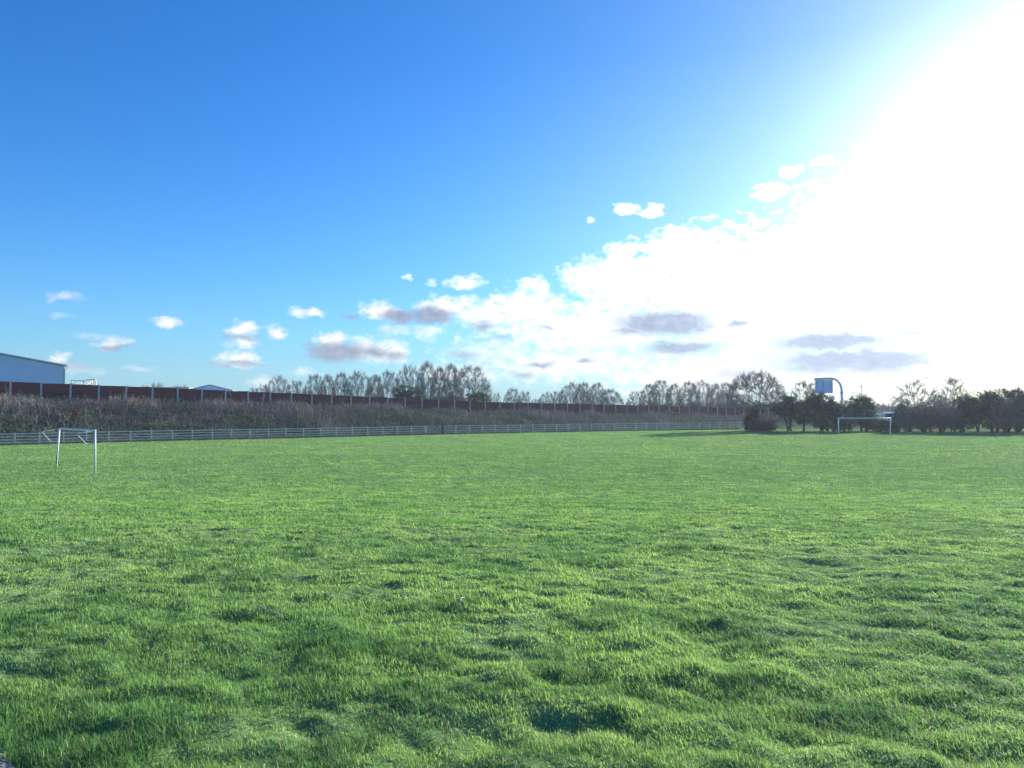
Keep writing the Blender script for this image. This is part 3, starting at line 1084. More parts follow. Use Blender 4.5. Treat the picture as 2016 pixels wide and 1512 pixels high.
# ------------------------------------------------------------------ bare trees
def grow_tree(rng, H, W, stems=1, low=0.2, limbs_n=10, branches=120, twigs_n=30, twig_r=0.013, droop=0.0, ragged=0.0, lift=0.42):
    """Segments of a leafless tree filling a ragged dome of height H and width W: returns limbs and twigs."""
    limbs, twigs = [], []
    U = lambda v: v / max(np.linalg.norm(v), 1e-6)
    hc = H * lift
    ax, az = W / 2, H - hc

    def curve(p, q, d, k, r0, r1, store, wob):
        """Bends from p, leaving along d, to q."""
        L = np.linalg.norm(q - p)
        c = p + d * L * 0.5
        pts = []
        for t in np.linspace(0, 1, k + 1):
            v = p * (1 - t) ** 2 + c * 2 * t * (1 - t) + q * t * t
            pts.append(v + (rng.normal(0, wob, 3) * L if 0 < t < 1 else 0))
        for i in range(k):
            a, b = i / k, (i + 1) / k
            store.append((*pts[i], *pts[i + 1], r0 + (r1 - r0) * a, r0 + (r1 - r0) * b))
        return pts

    R0 = (0.017 * H + 0.04) / stems ** 0.4
    bases = []
    for s in range(stems):
        a = 2 * math.pi * (s + rng.uniform(0, 0.6)) / stems
        off = 0.0 if stems == 1 else rng.uniform(0.25, 0.7)
        p = np.array((math.cos(a) * off, math.sin(a) * off, -0.3))
        top = np.array((math.cos(a) * (off * 1.8 + rng.normal(0, 0.1)), math.sin(a) * (off * 1.8 + rng.normal(0, 0.1)), H * low * rng.uniform(0.85, 1.2)))
        pts = curve(p, top, np.array((0, 0, 1.0)), 5, R0, R0 * 0.75, limbs, 0.01)
        bases.append(pts)
    # main limbs reach into the dome
    L_pts = []
    for i in range(limbs_n):
        ct = rng.uniform(-0.05, 1.0) if i else 0.98          # cosine of the angle from vertical
        ph = 2 * math.pi * (i * 0.618 + rng.uniform(-0.06, 0.06))
        st = math.sqrt(max(0, 1 - ct * ct))
        f = rng.uniform(0.50, 0.80) * (1 + ragged * rng.normal())
        end = np.array((st * math.cos(ph) * ax * f, st * math.sin(ph) * ax * f, hc + az * ct * f))
        b = min(bases, key=lambda q: np.hypot(*(q[-1][:2] - end[:2] * 0.4)))
        start = b[int(rng.integers(3, 6))] if i else b[-1]
        d = U(U(end - start) * 0.6 + np.array((0, 0, 0.55)))
        L_pts.append(np.array(curve(start, end, d, 8, R0 * rng.uniform(0.28, 0.42), 0.018, limbs, 0.008)))
    allp = np.concatenate([q[2:] for q in L_pts])
    alld = np.concatenate([np.gradient(q, axis=0)[2:] for q in L_pts])
    # branches fill the dome evenly out to its surface
    B_pts = []
    for i in range(branches):
        ct = rng.uniform(-0.42, 1.0)
        ph = rng.uniform(0, 2 * math.pi)
        st = math.sqrt(max(0, 1 - ct * ct))
        f = (rng.uniform(0.2, 1.0) ** 0.4 if i % 2 else 1.0) * (1 + ragged * 0.6 * rng.normal() + 0.035 * rng.normal()) * 0.93
        end = np.array((st * math.cos(ph) * ax * f, st * math.sin(ph) * ax * f, hc + (az if ct > 0 else hc * 0.75) * ct * f))
        # springs from the nearest limb below its own tip
        q2 = ((allp - end) ** 2).sum(1) * np.where(allp[:, 2] > end[2] - 0.06 * H, 5.0, 1.0) + rng.uniform(0, 0.4, len(allp))
        k = int(np.argmin(q2))
        d = U(U(alld[k]) * 0.5 + U(end - allp[k]) * 0.7 + np.array((0, 0, 0.1 - droop)))
        B_pts.append(np.array(curve(allp[k], end, d, 5, 0.026, 0.011, limbs, 0.015)))
        if rng.random() < 0.75:                 # later branches may fork from this one
            allp = np.concatenate([allp, B_pts[-1][2:4]])
            alld = np.concatenate([alld, np.gradient(B_pts[-1], axis=0)[2:4]])
    for q in B_pts:
        L = np.linalg.norm(q[-1] - q[0])
        for i in range(twigs_n):
            t = rng.uniform(0.3, 1.0) * 5
            k = min(4, int(t))
            p = q[k] + (q[k + 1] - q[k]) * (t - k)
            dd = U(q[k + 1] - q[k])
            out = U(np.array((p[0], p[1], (p[2] - hc * 0.7))))
            d = U(dd * 0.45 + out * 0.5 + rng.normal(0, 0.40, 3) + np.array((0, 0, 0.12 - droop * 3)))
            l = rng.uniform(0.35, 1.0) * (0.35 + 0.05 * H)
            e = p + d * l
            twigs.append((*p, *e, twig_r, twig_r * 0.55))
            for _ in range(2):
                f = rng.uniform(0.25, 0.9)
                p2 = p + (e - p) * f
                d2 = U(d + rng.normal(0, 0.38, 3) + np.array((0, 0, 0.05 - droop * 3)))
                twigs.append((*p2, *(p2 + d2 * l * rng.uniform(0.4, 0.75)), twig_r * 0.75, twig_r * 0.35))
    return np.array(limbs), np.array(twigs)


def tree_proto(seed, twig_mat, limb_mat='bark', **kw):
    rng = np.random.default_rng(seed)
    limbs, twigs = grow_tree(rng, **kw)
    return (segs_mesh("trunk", limbs, M[limb_mat]), segs_mesh("crown", twigs, M[twig_mat]), kw['H'], kw['W'], twigs)


PROTO = {
    'fan': tree_proto(1, 'twig', H=13, W=12, low=0.16, limbs_n=20, branches=520, twigs_n=17, twig_r=0.0095),
    'fan2': tree_proto(2, 'twig', H=13, W=10, low=0.14, limbs_n=18, branches=460, twigs_n=17, twig_r=0.0095),
    'tall': tree_proto(3, 'twig', H=13, W=7, low=0.2, limbs_n=14, branches=380, twigs_n=16, twig_r=0.0095, lift=0.45),
    'tall2': tree_proto(4, 'twig_mauve', H=13, W=8, low=0.15, limbs_n=15, branches=400, twigs_n=16, twig_r=0.0095),
    'small': tree_proto(5, 'twig', H=9, W=7, low=0.18, limbs_n=14, branches=220, twigs_n=15, twig_r=0.011),
    'multi': tree_proto(6, 'twig', H=9.7, W=9.4, stems=5, low=0.25, limbs_n=24, branches=620, twigs_n=12, twig_r=0.009, lift=0.5, ragged=0.06),
    'sparse': tree_proto(7, 'twig_warm', limb_mat='twig_warm', H=9, W=9, low=0.35, limbs_n=7, branches=170, twigs_n=10, twig_r=0.022, ragged=0.18, lift=0.5),
    'sparse2': tree_proto(8, 'twig_warm', limb_mat='twig_warm', H=9, W=6.5, low=0.35, limbs_n=6, branches=140, twigs_n=10, twig_r=0.022, ragged=0.18, lift=0.5),
    'willow': tree_proto(9, 'twig_mauve', H=9, W=8, low=0.2, limbs_n=9, branches=280, twigs_n=9, twig_r=0.014, droop=0.04),
}
_tops = {k: (float(v[4][:, 5].max()), float(np.percentile(np.abs(v[4][:, 3]), 98)) * 2) for k, v in PROTO.items()}


def bare_tree(proto, px, top, wpx, Y, label, base_z=FIELD_Z, group=None, rz=None):
    tr, cr, H, W, _ = PROTO[proto]
    x, _, ztop = at(px, top, Y)
    hz, wz = _tops[proto]
    o = empty("bare_tree", (x, Y, base_z), float(RNG.uniform(0, 6.28)) if rz is None else rz)
    sz = (ztop - base_z) / hz
    sx = wpx / FPX * Y / wz
    o.scale = (sx, sx, sz)
    tag(o, label, "tree", group)
    link_mesh("trunk", tr, o)
    link_mesh("crown", cr, o)
    return o


def barrier_Y(px):
    u = ray(px, 800)[0]
    k = (u * B0[1] - B0[0]) / (BD[0] - u * BD[1])
    return B0[1] + BD[1] * k


G_TREES = "bare trees behind the noise barrier"
TREES = [  # proto, photo column, photo row of the top, width in photo pixels, metres behind the barrier, label
    ('small', 286, 752, 22, 75, "faint small bare treetop just right of the yellow steel frames behind the barrier"),
    ('small', 311, 747, 30, 78, "small rounded bare treetop between the yellow frames and the low blue roof"),
    ('small', 357, 752, 36, 80, "low spreading bare treetop at the left end of the shallow blue roof"),
    ('small', 499, 757, 24, 70, "tiny bare treetop at the left end of the long tree line behind the barrier"),
    ('small', 520, 749, 30, 62, "small bare tree beside the tiny one, before the first wide fan crown"),
    ('fan', 548, 733, 46, 55, "first wide fan-crowned bare tree of the long line, pale and see-through"),
    ('small', 583, 741, 34, 56, "low thin bare tree filling the dip after the first fan crown"),
    ('fan2', 621, 731, 42, 38, "rounded bare tree opening the dense run of crowns after the dip"),
    ('tall', 646, 733, 30, 40, "narrow bare tree second in the dense run after the dip"),
    ('tall2', 673, 725, 36, 36, "upright dark bare tree third in the dense run, rising to a point"),
    ('fan', 706, 724, 56, 34, "broad dark bare tree with many trunks, widest in the middle dense run"),
    ('tall', 738, 733, 32, 36, "thin low bare tree between the broad dark one and the domed one"),
    ('fan2', 764, 724, 44, 34, "domed pale bare tree standing just before the tallest clump"),
    ('fan', 806, 711, 58, 30, "dark many-limbed bare tree opening the tallest clump, ivy bush at its foot"),
    ('tall', 842, 707, 42, 32, "highest bare tree of all, second in the tallest clump"),
    ('tall2', 866, 713, 34, 33, "slim pale bare tree in the middle of the tallest clump"),
    ('tall', 887, 711, 40, 31, "upright bare tree with a dark double trunk, fourth in the tallest clump"),
    ('fan2', 926, 713, 72, 30, "huge half-dome bare tree closing the tallest clump, dark bush at its foot"),
    ('small', 978, 768, 16, 40, "wispy young bare tree alone in the gap right of the tallest clump"),
    ('fan2', 1009, 760, 32, 50, "pale rounded bare tree first of the small pair in the gap"),
    ('small', 1032, 765, 28, 50, "pale slender bare tree second of the small pair in the gap"),
    ('small', 1056, 781, 24, 50, "lowest bare shrub-like tree in the gap, barely above the barrier"),
    ('fan', 1078, 768, 34, 45, "low fan-shaped bare tree at the left foot of the middle mound of trees"),
    ('small', 1101, 764, 32, 42, "low bare tree leaning into the left side of the middle mound"),
    ('fan', 1129, 747, 50, 35, "dense dark bare tree forming the left peak of the middle mound"),
    ('tall2', 1150, 747, 36, 36, "bare tree forming the right peak of the middle mound"),
    ('tall', 1177, 750, 38, 40, "pale feathery bare tree just right of the middle mound's peaks"),
    ('fan2', 1201, 762, 44, 42, "low pale bare tree sloping down at the right end of the middle mound"),
    ('small', 1253, 764, 38, 42, "low sparse bare tree opening the clump left of the ivy-footed hedgerow tree"),
    ('tall2', 1278, 750, 34, 36, "pale upright bare tree second in the clump after the wide gap"),
    ('fan2', 1300, 743, 40, 32, "domed bare tree with a clear dark trunk, tallest left of the thin poplars"),
    ('tall', 1328, 752, 32, 36, "thin poplar-like bare tree after the domed one"),
    ('tall2', 1355, 745, 40, 34, "dark upright bare tree left of the densest dark crown"),
    ('fan', 1380, 743, 46, 30, "densest dark bare crown at the right of the last clump"),
    ('tall', 1408, 752, 32, 36, "slim bare tree just right of the densest dark crown"),
    ('fan2', 1428, 749, 34, 40, "grey bare tree half hidden behind the multi-stemmed hedgerow tree's left side"),
]
for pr, px, top, wpx, back, lab in TREES:
    bare_tree(pr, px, top, wpx * 1.2, barrier_Y(px) + back, lab, FIELD_Z - 0.1, G_TREES)

x, Y = on_field(1487, 848.0)
bare_tree('multi', 1487, 722, 118, Y, "large multi-stemmed bare tree with an ivy-clad base at the end of the rail fence", FIELD_Z, rz=0.6)
bare_tree('sparse2', 1583, 745, 62, 165, "thin bare tree with a slim trunk rising over the dark bushes left of the sign", FIELD_Z)
bare_tree('willow', 1602, 748, 40, 172, "reddish bare tree showing just left of the blue sign back", FIELD_Z)
bare_tree('sparse', 1688, 768, 74, 150, "pale golden bare tree behind the dark bush and right of the sign mast", FIELD_Z)
bare_tree('sparse', 1806, 740, 84, 158, "pale sunlit wide-branching bare tree above the purple thicket", FIELD_Z, rz=1.2)
bare_tree('sparse2', 1877, 737, 56, 160, "pale sunlit bare tree with a forked upright crown beside the wide-branching one", FIELD_Z)
bare_tree('willow', 1850, 765, 40, 150, "small mauve bare tree between the two pale sunlit trees", FIELD_Z)
bare_tree('willow', 1915, 764, 62, 146, "rounded mauve bare tree right of the forked pale tree", FIELD_Z)
bare_tree('sparse', 1972, 756, 60, 150, "golden bare treetops above the evergreen crown near the photo's right edge", FIELD_Z)
bare_tree('sparse2', 2014, 757, 44, 152, "golden bare treetop cut by the photo's right edge", FIELD_Z)
bare_tree('willow', 1740, 795, 70, 215, "distant low bare tree seen between the sign mast bush and purple thicket", FIELD_Z)


# ------------------------------------------------------------------ evergreen and twiggy hedgerow bushes
def evergreen(label, px, base_y, lobes, trunk_px, dens=1.0, dark=(0.018, 0.062, 0.036), lite=(0.070, 0.155, 0.068), Y=None, grey=0.0, seed=0, name="evergreen_bush", cat="bush"):
    """lobes: photo-space ellipses (cx, cy, half width, half height) of the crown; given real depth and filled with leaves."""
    rng = np.random.default_rng(seed + 100)
    if Y is None:
        x, Y = on_field(px, base_y)
    else:
        x = ray(px, 800)[0] * Y
    z0 = float(ground_z(x, Y))
    root = empty(name, (x, Y, z0))
    tag(root, label, cat)
    b = np.array((x, Y, z0))
    P, Cc = [], []
    cen = []
    for cx, cy, hw, hh in lobes:
        c = np.array(at(cx, cy, Y)) + np.array((0, rng.normal(0, 0.35), 0))
        a, h = hw / FPX * Y, hh / FPX * Y
        dpt = max(a * 0.9, 0.7)
        cen.append((c - b, a, h))
        # ragged crown: many small sprays over the lobe, thinner inside
        ns = max(14, int(40 * a * h * dens))
        u = rng.normal(size=(ns, 3))
        u /= np.linalg.norm(u, axis=1, keepdims=True)
        rr = rng.uniform(0.35, 1.0, ns) ** 0.5 * (1 + 0.16 * rng.normal(size=ns))
        s = c + u * rr[:, None] * np.array((a, dpt, h))
        for q in s:
            m = int(rng.integers(24, 52))
            w = rng.uniform(0.10, 0.26)
            pts = q + rng.normal(size=(m, 3)) * np.array((w, w, w * 0.7))
            sh = rng.random()
            P.append(pts)
            Cc.append(np.repeat([np.array(dark) * (1 - sh) + np.array(lite) * sh], m, 0) * rng.uniform(0.7, 1.3, (m, 1)))
    P = np.concatenate(P) - b
    Cc = np.concatenate(Cc)
    Cc = Cc * (1 - grey) + np.array([[0.11, 0.11, 0.095]]) * grey
    ok = P[:, 2] > 0.05
    link_mesh("foliage", leaf_mesh("foliage", P[ok], rng.uniform(0.08, 0.17, ok.sum()), M['leaf'], Cc[ok], rng), root)
    S = []
    for tp in trunk_px:
        tx = ray(tp, 800)[0] * Y - x
        for k in range(3):
            c, a, h = cen[rng.integers(0, len(cen))]
            p = np.array((tx + rng.normal(0, 0.06), rng.normal(0, 0.1), -0.1))
            end = c + np.array((rng.normal(0, a * 0.4), rng.normal(0, 0.3), rng.normal(0, h * 0.3)))
            nn = 6
            pts = [p + (end - p) * np.array((t ** 1.6, t, t)) + rng.normal(0, 0.05, 3) * (t > 0) for t in np.linspace(0, 1, nn + 1)]
            for i in range(nn):
                S.append((*pts[i], *pts[i + 1], 0.13 * (1 - i / nn) + 0.03, 0.13 * (1 - (i + 1) / nn) + 0.03))
    link_mesh("trunk", segs_mesh("trunk", S, M['bark_silhouette']), root)
    return root


def twiggy(label, px, base_y, half_w, top_y, n=900, mat='twig_mauve', Y=None, seed=0, lift=0.12, name="bare_shrub", leafy=0.0):
    """A leafless, many-stemmed shrub: arching stems from the base, fine twigs to a rounded, ragged outline."""
    rng = np.random.default_rng(seed + 500)
    if Y is None:
        x, Y = on_field(px, base_y)
    else:
        x = ray(px, 800)[0] * Y
    z0 = float(ground_z(x, Y))
    root = empty(name, (x, Y, z0))
    tag(root, label, "shrub")
    H = at(px, top_y, Y)[2] - z0
    W = half_w / FPX * Y
    limbs, twigs = [], []
    bases = [np.array((rng.uniform(-0.85, 0.85) * W, rng.normal(0, 0.5), -0.1)) for _ in range(max(4, int(W * rng.uniform(1.6, 3.4))))]
    ends = []
    for i in range(int(n / 9)):
        b = bases[rng.integers(0, len(bases))]
        u = rng.uniform(-1, 1)
        e = np.array((u * W, rng.normal(0, W * 0.35), H * (lift + (1 - lift) * rng.uniform(0.12, 1.0) ** 0.8 * math.sqrt(max(0.08, 1 - 0.75 * u * u)))))
        pts = [b + (e - b) * np.array((t ** 1.4, t ** 1.4, t ** 0.9)) + rng.normal(0, 0.05, 3) * (0 < t < 1) for t in np.linspace(0, 1, 6)]
        for k in range(5):
            limbs.append((*pts[k], *pts[k + 1], 0.040 * (1 - k / 6), 0.040 * (1 - (k + 1) / 6)))
        ends.append(pts)
    for i in range(n * 3):
        pts = ends[rng.integers(0, len(ends))]
        k = rng.integers(2, 6)
        p = pts[k] * 1.0
        d = pts[k] - pts[k - 1]
        d /= np.linalg.norm(d)
        d = d + rng.normal(0, 0.65, 3)
        d /= np.linalg.norm(d)
        l = rng.uniform(0.25, 0.75) * (0.6 + 0.12 * H)
        q = p + d * l
        if q[2] < 0.1 or q[2] > H * 1.06:
            q[2] = np.clip(q[2], 0.1, H * 1.04)
        twigs.append((*p, *q, 0.011, 0.005))
        d2 = d + rng.normal(0, 0.6, 3)
        q2 = q + d2 / np.linalg.norm(d2) * l * 0.6
        twigs.append((*((p + q) / 2), *q2, 0.009, 0.004))
    link_mesh("stems", segs_mesh("stems", limbs, M['bark_silhouette']), root)
    tw = np.array(twigs)
    link_mesh("twigs", segs_mesh("twigs", tw, M[mat]), root)
    if leafy:
        m = int(n * 14 * leafy)
        k = rng.integers(0, len(tw), m)
        P = tw[k, 3:6] + rng.normal(0, 0.12, (m, 3))
        sh = rng.random((m, 1))
        c = np.array([[0.04, 0.08, 0.05]]) * (1 - sh) + np.array([[0.11, 0.15, 0.09]]) * sh
        link_mesh("foliage", leaf_mesh("foliage", P, rng.uniform(0.06, 0.12, m), M['leaf'], c, rng), root)
    return root


evergreen("dark ivy mass wrapped round the left foot of the multi-stemmed tree", 1480, 848, [(1478, 826, 11, 20), (1474, 836, 9, 12), (1490, 838, 20, 10), (1483, 812, 7, 12), (1498, 838, 26, 11), (1516, 841, 13, 7)], (1478,), seed=1, name="ivy_bush", dens=1.5, dark=(0.015, 0.042, 0.030), lite=(0.05, 0.10, 0.055))
twiggy("low dark thicket of shoots at the foot of the multi-stemmed tree", 1502, 848.5, 34, 818, 420, 'twig_brown', seed=2, lift=0.0)
evergreen("dark green flat-topped evergreen next to the multi-stemmed tree, on a forked trunk", 1552, 848.5, [(1550, 797, 17, 17), (1536, 806, 15, 13), (1555, 786, 9, 7), (1547, 815, 16, 12), (1561, 808, 10, 18), (1529, 803, 8, 6)], (1551, 1556), seed=3)
evergreen("dark evergreen between the flat-topped bush and the large grey-green one", 1580, 849, [(1580, 805, 17, 17), (1590, 795, 12, 10), (1573, 818, 14, 16), (1586, 826, 13, 10)], (1581,), seed=4)
evergreen("large grey-green domed bush under the blue sign back", 1618, 849, [(1620, 795, 28, 20), (1605, 790, 18, 14), (1640, 806, 18, 18), (1622, 817, 30, 17), (1652, 812, 10, 10), (1612, 834, 16, 9)], (1617, 1628), grey=0.35, seed=5, dens=1.1)
evergreen("low dark scrub bush left of the far goal's left post", 1642, 850, [(1638, 833, 22, 14), (1652, 836, 10, 13)], (1640,), seed=6)
evergreen("dark conical evergreen behind the far goal's crossbar", 1697, 849, [(1697, 797, 22, 14), (1696, 790, 14, 9), (1680, 805, 15, 9), (1712, 808, 12, 12), (1698, 818, 24, 14), (1708, 832, 20, 14), (1670, 804, 8, 6)], (1694, 1706), seed=7)
twiggy("brown twiggy shrub inside the left half of the far goal", 1672, 850, 16, 806, 420, 'twig_brown', seed=8)
evergreen("low dark evergreen scrub filling the right half of the far goal", 1733, 850, [(1733, 836, 20, 13), (1745, 838, 14, 12), (1722, 838, 12, 11)], (1733,), seed=9)
evergreen("dark narrow evergreen just right of the far goal's right post", 1769, 850, [(1772, 815, 10, 15), (1768, 828, 12, 14), (1765, 840, 9, 9), (1778, 806, 8, 7)], (1766,), seed=10)
twiggy("purple-grey bare thicket right of the far goal, over a line of thin trunks", 1796, 851, 32, 791, 850, seed=11, leafy=0.12)
twiggy("purple bare thicket in front of the middle white van", 1830, 851, 30, 793, 800, 'twig_brown', seed=12)
twiggy("grey-purple bare thicket left of the two-trunk evergreen", 1862, 851, 26, 787, 700, 'twig', seed=13)
twiggy("low grey-brown bare thicket under the two pale sunlit trees", 1884, 851, 20, 799, 520, 'twig_brown', seed=31, leafy=0.1)
evergreen("broad evergreen on two dark trunks in the hedge on the right", 1902, 851, [(1895, 790, 22, 8), (1912, 800, 26, 16), (1900, 815, 20, 16), (1922, 812, 22, 22), (1940, 823, 16, 18), (1905, 830, 18, 12)], (1890, 1923), seed=14)
evergreen("evergreen crown standing highest in the hedge on the right", 1950, 851, [(1946, 778, 16, 11), (1940, 784, 14, 8), (1958, 790, 18, 14), (1950, 808, 16, 16)], (1951,), seed=15, lite=(0.12, 0.17, 0.08))
twiggy("tall grey bare thicket beside the highest evergreen crown", 1976, 851, 34, 772, 1000, 'twig', seed=16, leafy=0.15)
evergreen("small evergreen clump high in the grey thicket near the right edge", 2004, 851, [(2000, 778, 12, 9), (1988, 774, 10, 7), (2012, 786, 12, 12)], (2002,), seed=17, lite=(0.12, 0.17, 0.08))
twiggy("tall grey bare thicket cut by the photo's right edge", 2014, 851, 32, 770, 1000, 'twig_mauve', seed=18, leafy=0.1)
twiggy("bare thicket past the right edge of the photo", 2070, 852, 40, 772, 900, 'twig_mauve', seed=19)
evergreen("evergreen past the right edge of the photo", 2140, 852, [(2130, 800, 40, 30), (2160, 810, 40, 30)], (2130, 2150), seed=20)
evergreen("dark ivy bush at the foot of the tallest clump, behind the barrier", 806, 0, [(800, 770, 18, 12), (815, 778, 20, 12), (790, 780, 14, 10), (806, 790, 24, 10)], (806,), Y=barrier_Y(806) + 24, seed=21, name="ivy_bush", dens=0.6)
evergreen("dark round bush at the foot of the huge half-dome tree, behind the barrier", 941, 0, [(940, 777, 18, 9), (930, 782, 16, 9), (950, 784, 16, 8), (940, 792, 22, 8)], (940,), Y=barrier_Y(941) + 22, seed=22, dens=0.6)

# saplings and shrubs that stand out on the embankment
SAPL = [(514, 771, 818, "tall pale sapling stem rising above the barrier from the embankment"), (141, 817, 837, None)]


def sapling(px, top, base, w, label, seed, mat='drytwig'):
    rng = np.random.default_rng(seed)
    # find where the pixel ray meets the embankment
    best = None
    for n in np.arange(-9, 56, 0.25):
        for ww in np.arange(0.5, 22, 0.5):
            x, y, z = bank_point(n, ww)
            u, v = ray(px, base)
            e = abs(x / y - u) + abs((z - CAM_Z) / y - v)
            if best is None or e < best[0]:
                best = (e, float(x), float(y), float(z))
    _, x, y, z = best
    H = at(px, top, y)[2] - z
    root = empty("sapling", (x, y, z))
    tag(root, label, "sapling", "saplings on the embankment")
    p = np.array((0, 0, -0.1))
    S, T = [], []
    d = np.array((rng.normal(0, .05), 0, 1.0))
    k = 8
    pts = [p]
    for i in range(k):
        d = d + rng.normal(0, 0.03, 3)
        d /= np.linalg.norm(d)
        q = pts[-1] + d * (H + 0.1) / k
        S.append((*pts[-1], *q, w * (1 - i / k * 0.7), w * (1 - (i + 1) / k * 0.7)))
        pts.append(q)
    for i in range(14):
        j = rng.integers(3, k)
        a = rng.uniform(0, 6.28)
        l = H * rng.uniform(0.1, 0.25)
        T.append((*pts[j], *(pts[j] + np.array((math.cos(a) * l * 0.5, math.sin(a) * l * 0.5, l))), w * 0.4, w * 0.15))
    link_mesh("trunk", segs_mesh("trunk", S, M[mat]), root)
    link_mesh("twigs", segs_mesh("twigs", T, M[mat]), root)


sapling(514.5, 770, 818, 0.045, "tall pale sapling stem reaching over the barrier top, left of the long tree line", 1)
sapling(67, 818, 846, 0.05, "bare pale sapling stem on the bank just above the fence, left of the near goal", 2)
sapling(176, 800, 846, 0.035, "thin pale sapling on the bank behind the near goal's right post", 3)
sapling(205, 805, 846, 0.035, "thin pale sapling standing on the bank right of the near goal", 4)
sapling(840, 815, 826, 0.06, "short pale stump-like stem on the bank above the gate", 5)
sapling(500, 815, 846, 0.035, "pale sapling on the bank directly below the tall one", 6)


def russet_bush():
    x, y = None, None
    rng = np.random.default_rng(77)
    best = None
    for n in np.arange(-9, 20, 0.25):
        for ww in np.arange(3, 24, 0.5):
            bx, by, bz = bank_point(n, ww)
            u, v = ray(141, 834)
            e = abs(bx / by - u) + abs((bz - CAM_Z) / by - v)
            if best is None or e < best[0]:
                best = (e, float(bx), float(by), float(bz))
    _, x, y, z = best
    root = empty("russet_bush", (x, y, z))
    tag(root, "small rust-coloured bush with dead leaves on the bank above the near goal", "bush")
    P = rng.normal(size=(520, 3)) * np.array((0.22, 0.25, 0.42)) + np.array((0, 0, 0.75))
    c = np.array([[0.13, 0.048, 0.026]]) * rng.uniform(0.5, 1.3, (520, 1))
    link_mesh("foliage", leaf_mesh("foliage", P, rng.uniform(0.06, 0.12, 520), M['leaf'], c, rng), root)
    S = [(0, 0, -0.1, rng.normal(0, .25), rng.normal(0, .2), 1.1, 0.02, 0.008) for _ in range(9)]
    link_mesh("stems", segs_mesh("stems", S, M['bark']), root)


russet_bush()


# ------------------------------------------------------------------ buildings beyond the barrier
def build_warehouse():
    # the gable wall is turned so that the long side hides behind it
    rot = rad(31.0)
    ca, sa = math.cos(rot), math.sin(rot)
    xr, Y, ze = at(126.5, 721.5, 185.0)
    u0 = ray(0, 698.3)[0]
    run = (xr - u0 * Y) / (ca - u0 * sa)          # along the wall to photo column 0
    zl = at(0, 698.3, Y - run * sa)[2]
    slope = (zl - ze) / run
    half = 34.0
    z0 = FIELD_Z
    root = empty("warehouse", (xr - half * ca, Y - half * sa, z0), rot)
    tag(root, "large blue-grey clad warehouse with a low pitched roof behind the barrier on the left", "warehouse")
    D, E, Rg = 50.0, ze - z0, ze - z0 + slope * half
    mb = MB()
    # gable wall with standing cladding ribs
    mb.prism([(-half, 0, 0), (half, 0, 0), (half, 0, E), (0, 0, Rg), (-half, 0, E)], (0, D, 0))
    k = 0.9
    xx = -half + 0.45
    while xx < half - 0.2:
        zt = E + (Rg - E) * (1 - abs(xx) / half) - 0.5
        mb.box((xx, -0.03, zt / 2), (0.18, 0.06, zt), 0)
        xx += k
    mb.build("wall", M['cladding'], root)
    r = MB()
    for sgn in (-1, 1):
        a, b = (0.0, Rg + 0.12), (sgn * (half + 0.6), E + 0.12 - slope * 0.6)
        r.prism([(a[0], -0.5, a[1]), (b[0], -0.5, b[1]), (b[0], -0.5, b[1] + 0.35), (a[0], -0.5, a[1] + 0.35)], (0, D + 1, 0))
    r.build("roof", M['roof'], root)
    t = MB()
    t.box((half + 0.02, -0.06, E / 2 - 0.3), (0.35, 0.2, E - 0.6), 0)
    t.build("corner_trim", M['roof'], root)


def build_low_unit():
    Y = 230.0
    xp, _, zp = at(413, 758.7, Y)
    xr, _, zr = at(452, 769.0, Y)
    half = xr - xp
    z0 = FIELD_Z
    root = empty("industrial_unit", (xp, Y, z0), rad(14))
    tag(root, "low building with a shallow pale blue gabled roof just showing over the barrier", "building")
    E, Rg, D = zr - z0, zp - z0, 34.0
    MB().prism([(-half, 0, 0), (half, 0, 0), (half, 0, E), (0, 0, Rg), (-half, 0, E)], (0, D, 0)).build("wall", M['cladding'], root)
    r = MB()
    for s in (-1, 1):
        r.prism([(0, -0.3, Rg + 0.02), (s * (half + 0.5), -0.3, E - 0.05), (s * (half + 0.5), -0.3, E + 0.2), (0, -0.3, Rg + 0.3)], (0, D + 0.6, 0))
    r.build("roof", M['teal'], root)
    MB().box((-half - 13, 8, E / 2 + 0.35), (26, 16, E + 0.7), 0).build("side_wing", M['cladding'], root)
    MB().box((-half - 13, 8, E + 0.85), (26.6, 16.6, 0.3), 0).build("wing_roof", M['roof'], root)


def build_frames():
    Y = 135.0
    x0, _, zt = at(141, 748.5, Y)
    x1 = at(186, 747, Y)[0]
    zt2 = at(186, 747, Y)[2]
    z0 = float(crest_z(2)) - 3.5
    L = x1 - x0
    root = empty("steel_frame", (x0, Y, z0))
    tag(root, "pale yellow open steel pipe frames showing over the barrier beside the warehouse", "steel frame")
    h, h2 = zt - z0, zt2 - z0
    for t, off in ((0.0, 0), (0.2, 2.5), (0.36, 4.0), (0.56, 0), (0.8, 2.0), (1.0, 0)):
        hh = h + (h2 - h) * t
        MB().box((L * t, off, hh / 2), (0.17, 0.17, hh)).build("upright", M['galv'] if t < 0.1 else M['yellow'], root)
    MB().beam((0, 0, h - 0.05), (L * 0.56, 0, h - 0.16), 0.12, 0.14).build("beam", M['galv'], root)
    MB().beam((L * 0.2, 2.5, h + 0.08), (L, 0.0, h2 + 0.0), 0.12, 0.16).build("beam", M['yellow'], root)
    MB().beam((0, 0, h * 0.93), (L * 0.36, 4.0, h * 0.95), 0.10, 0.12).build("beam", M['galv'], root)
    MB().beam((L * 0.2, 2.5, h * 0.92), (L * 0.2 + 1.1, 0, h * 0.84), 0.10, 0.12).build("brace", M['yellow'], root)
    MB().beam((L * 0.36, 4.0, h + 0.02), (L * 0.36 + 1.0, 0, h * 0.88), 0.10, 0.12).build("brace", M['yellow'], root)


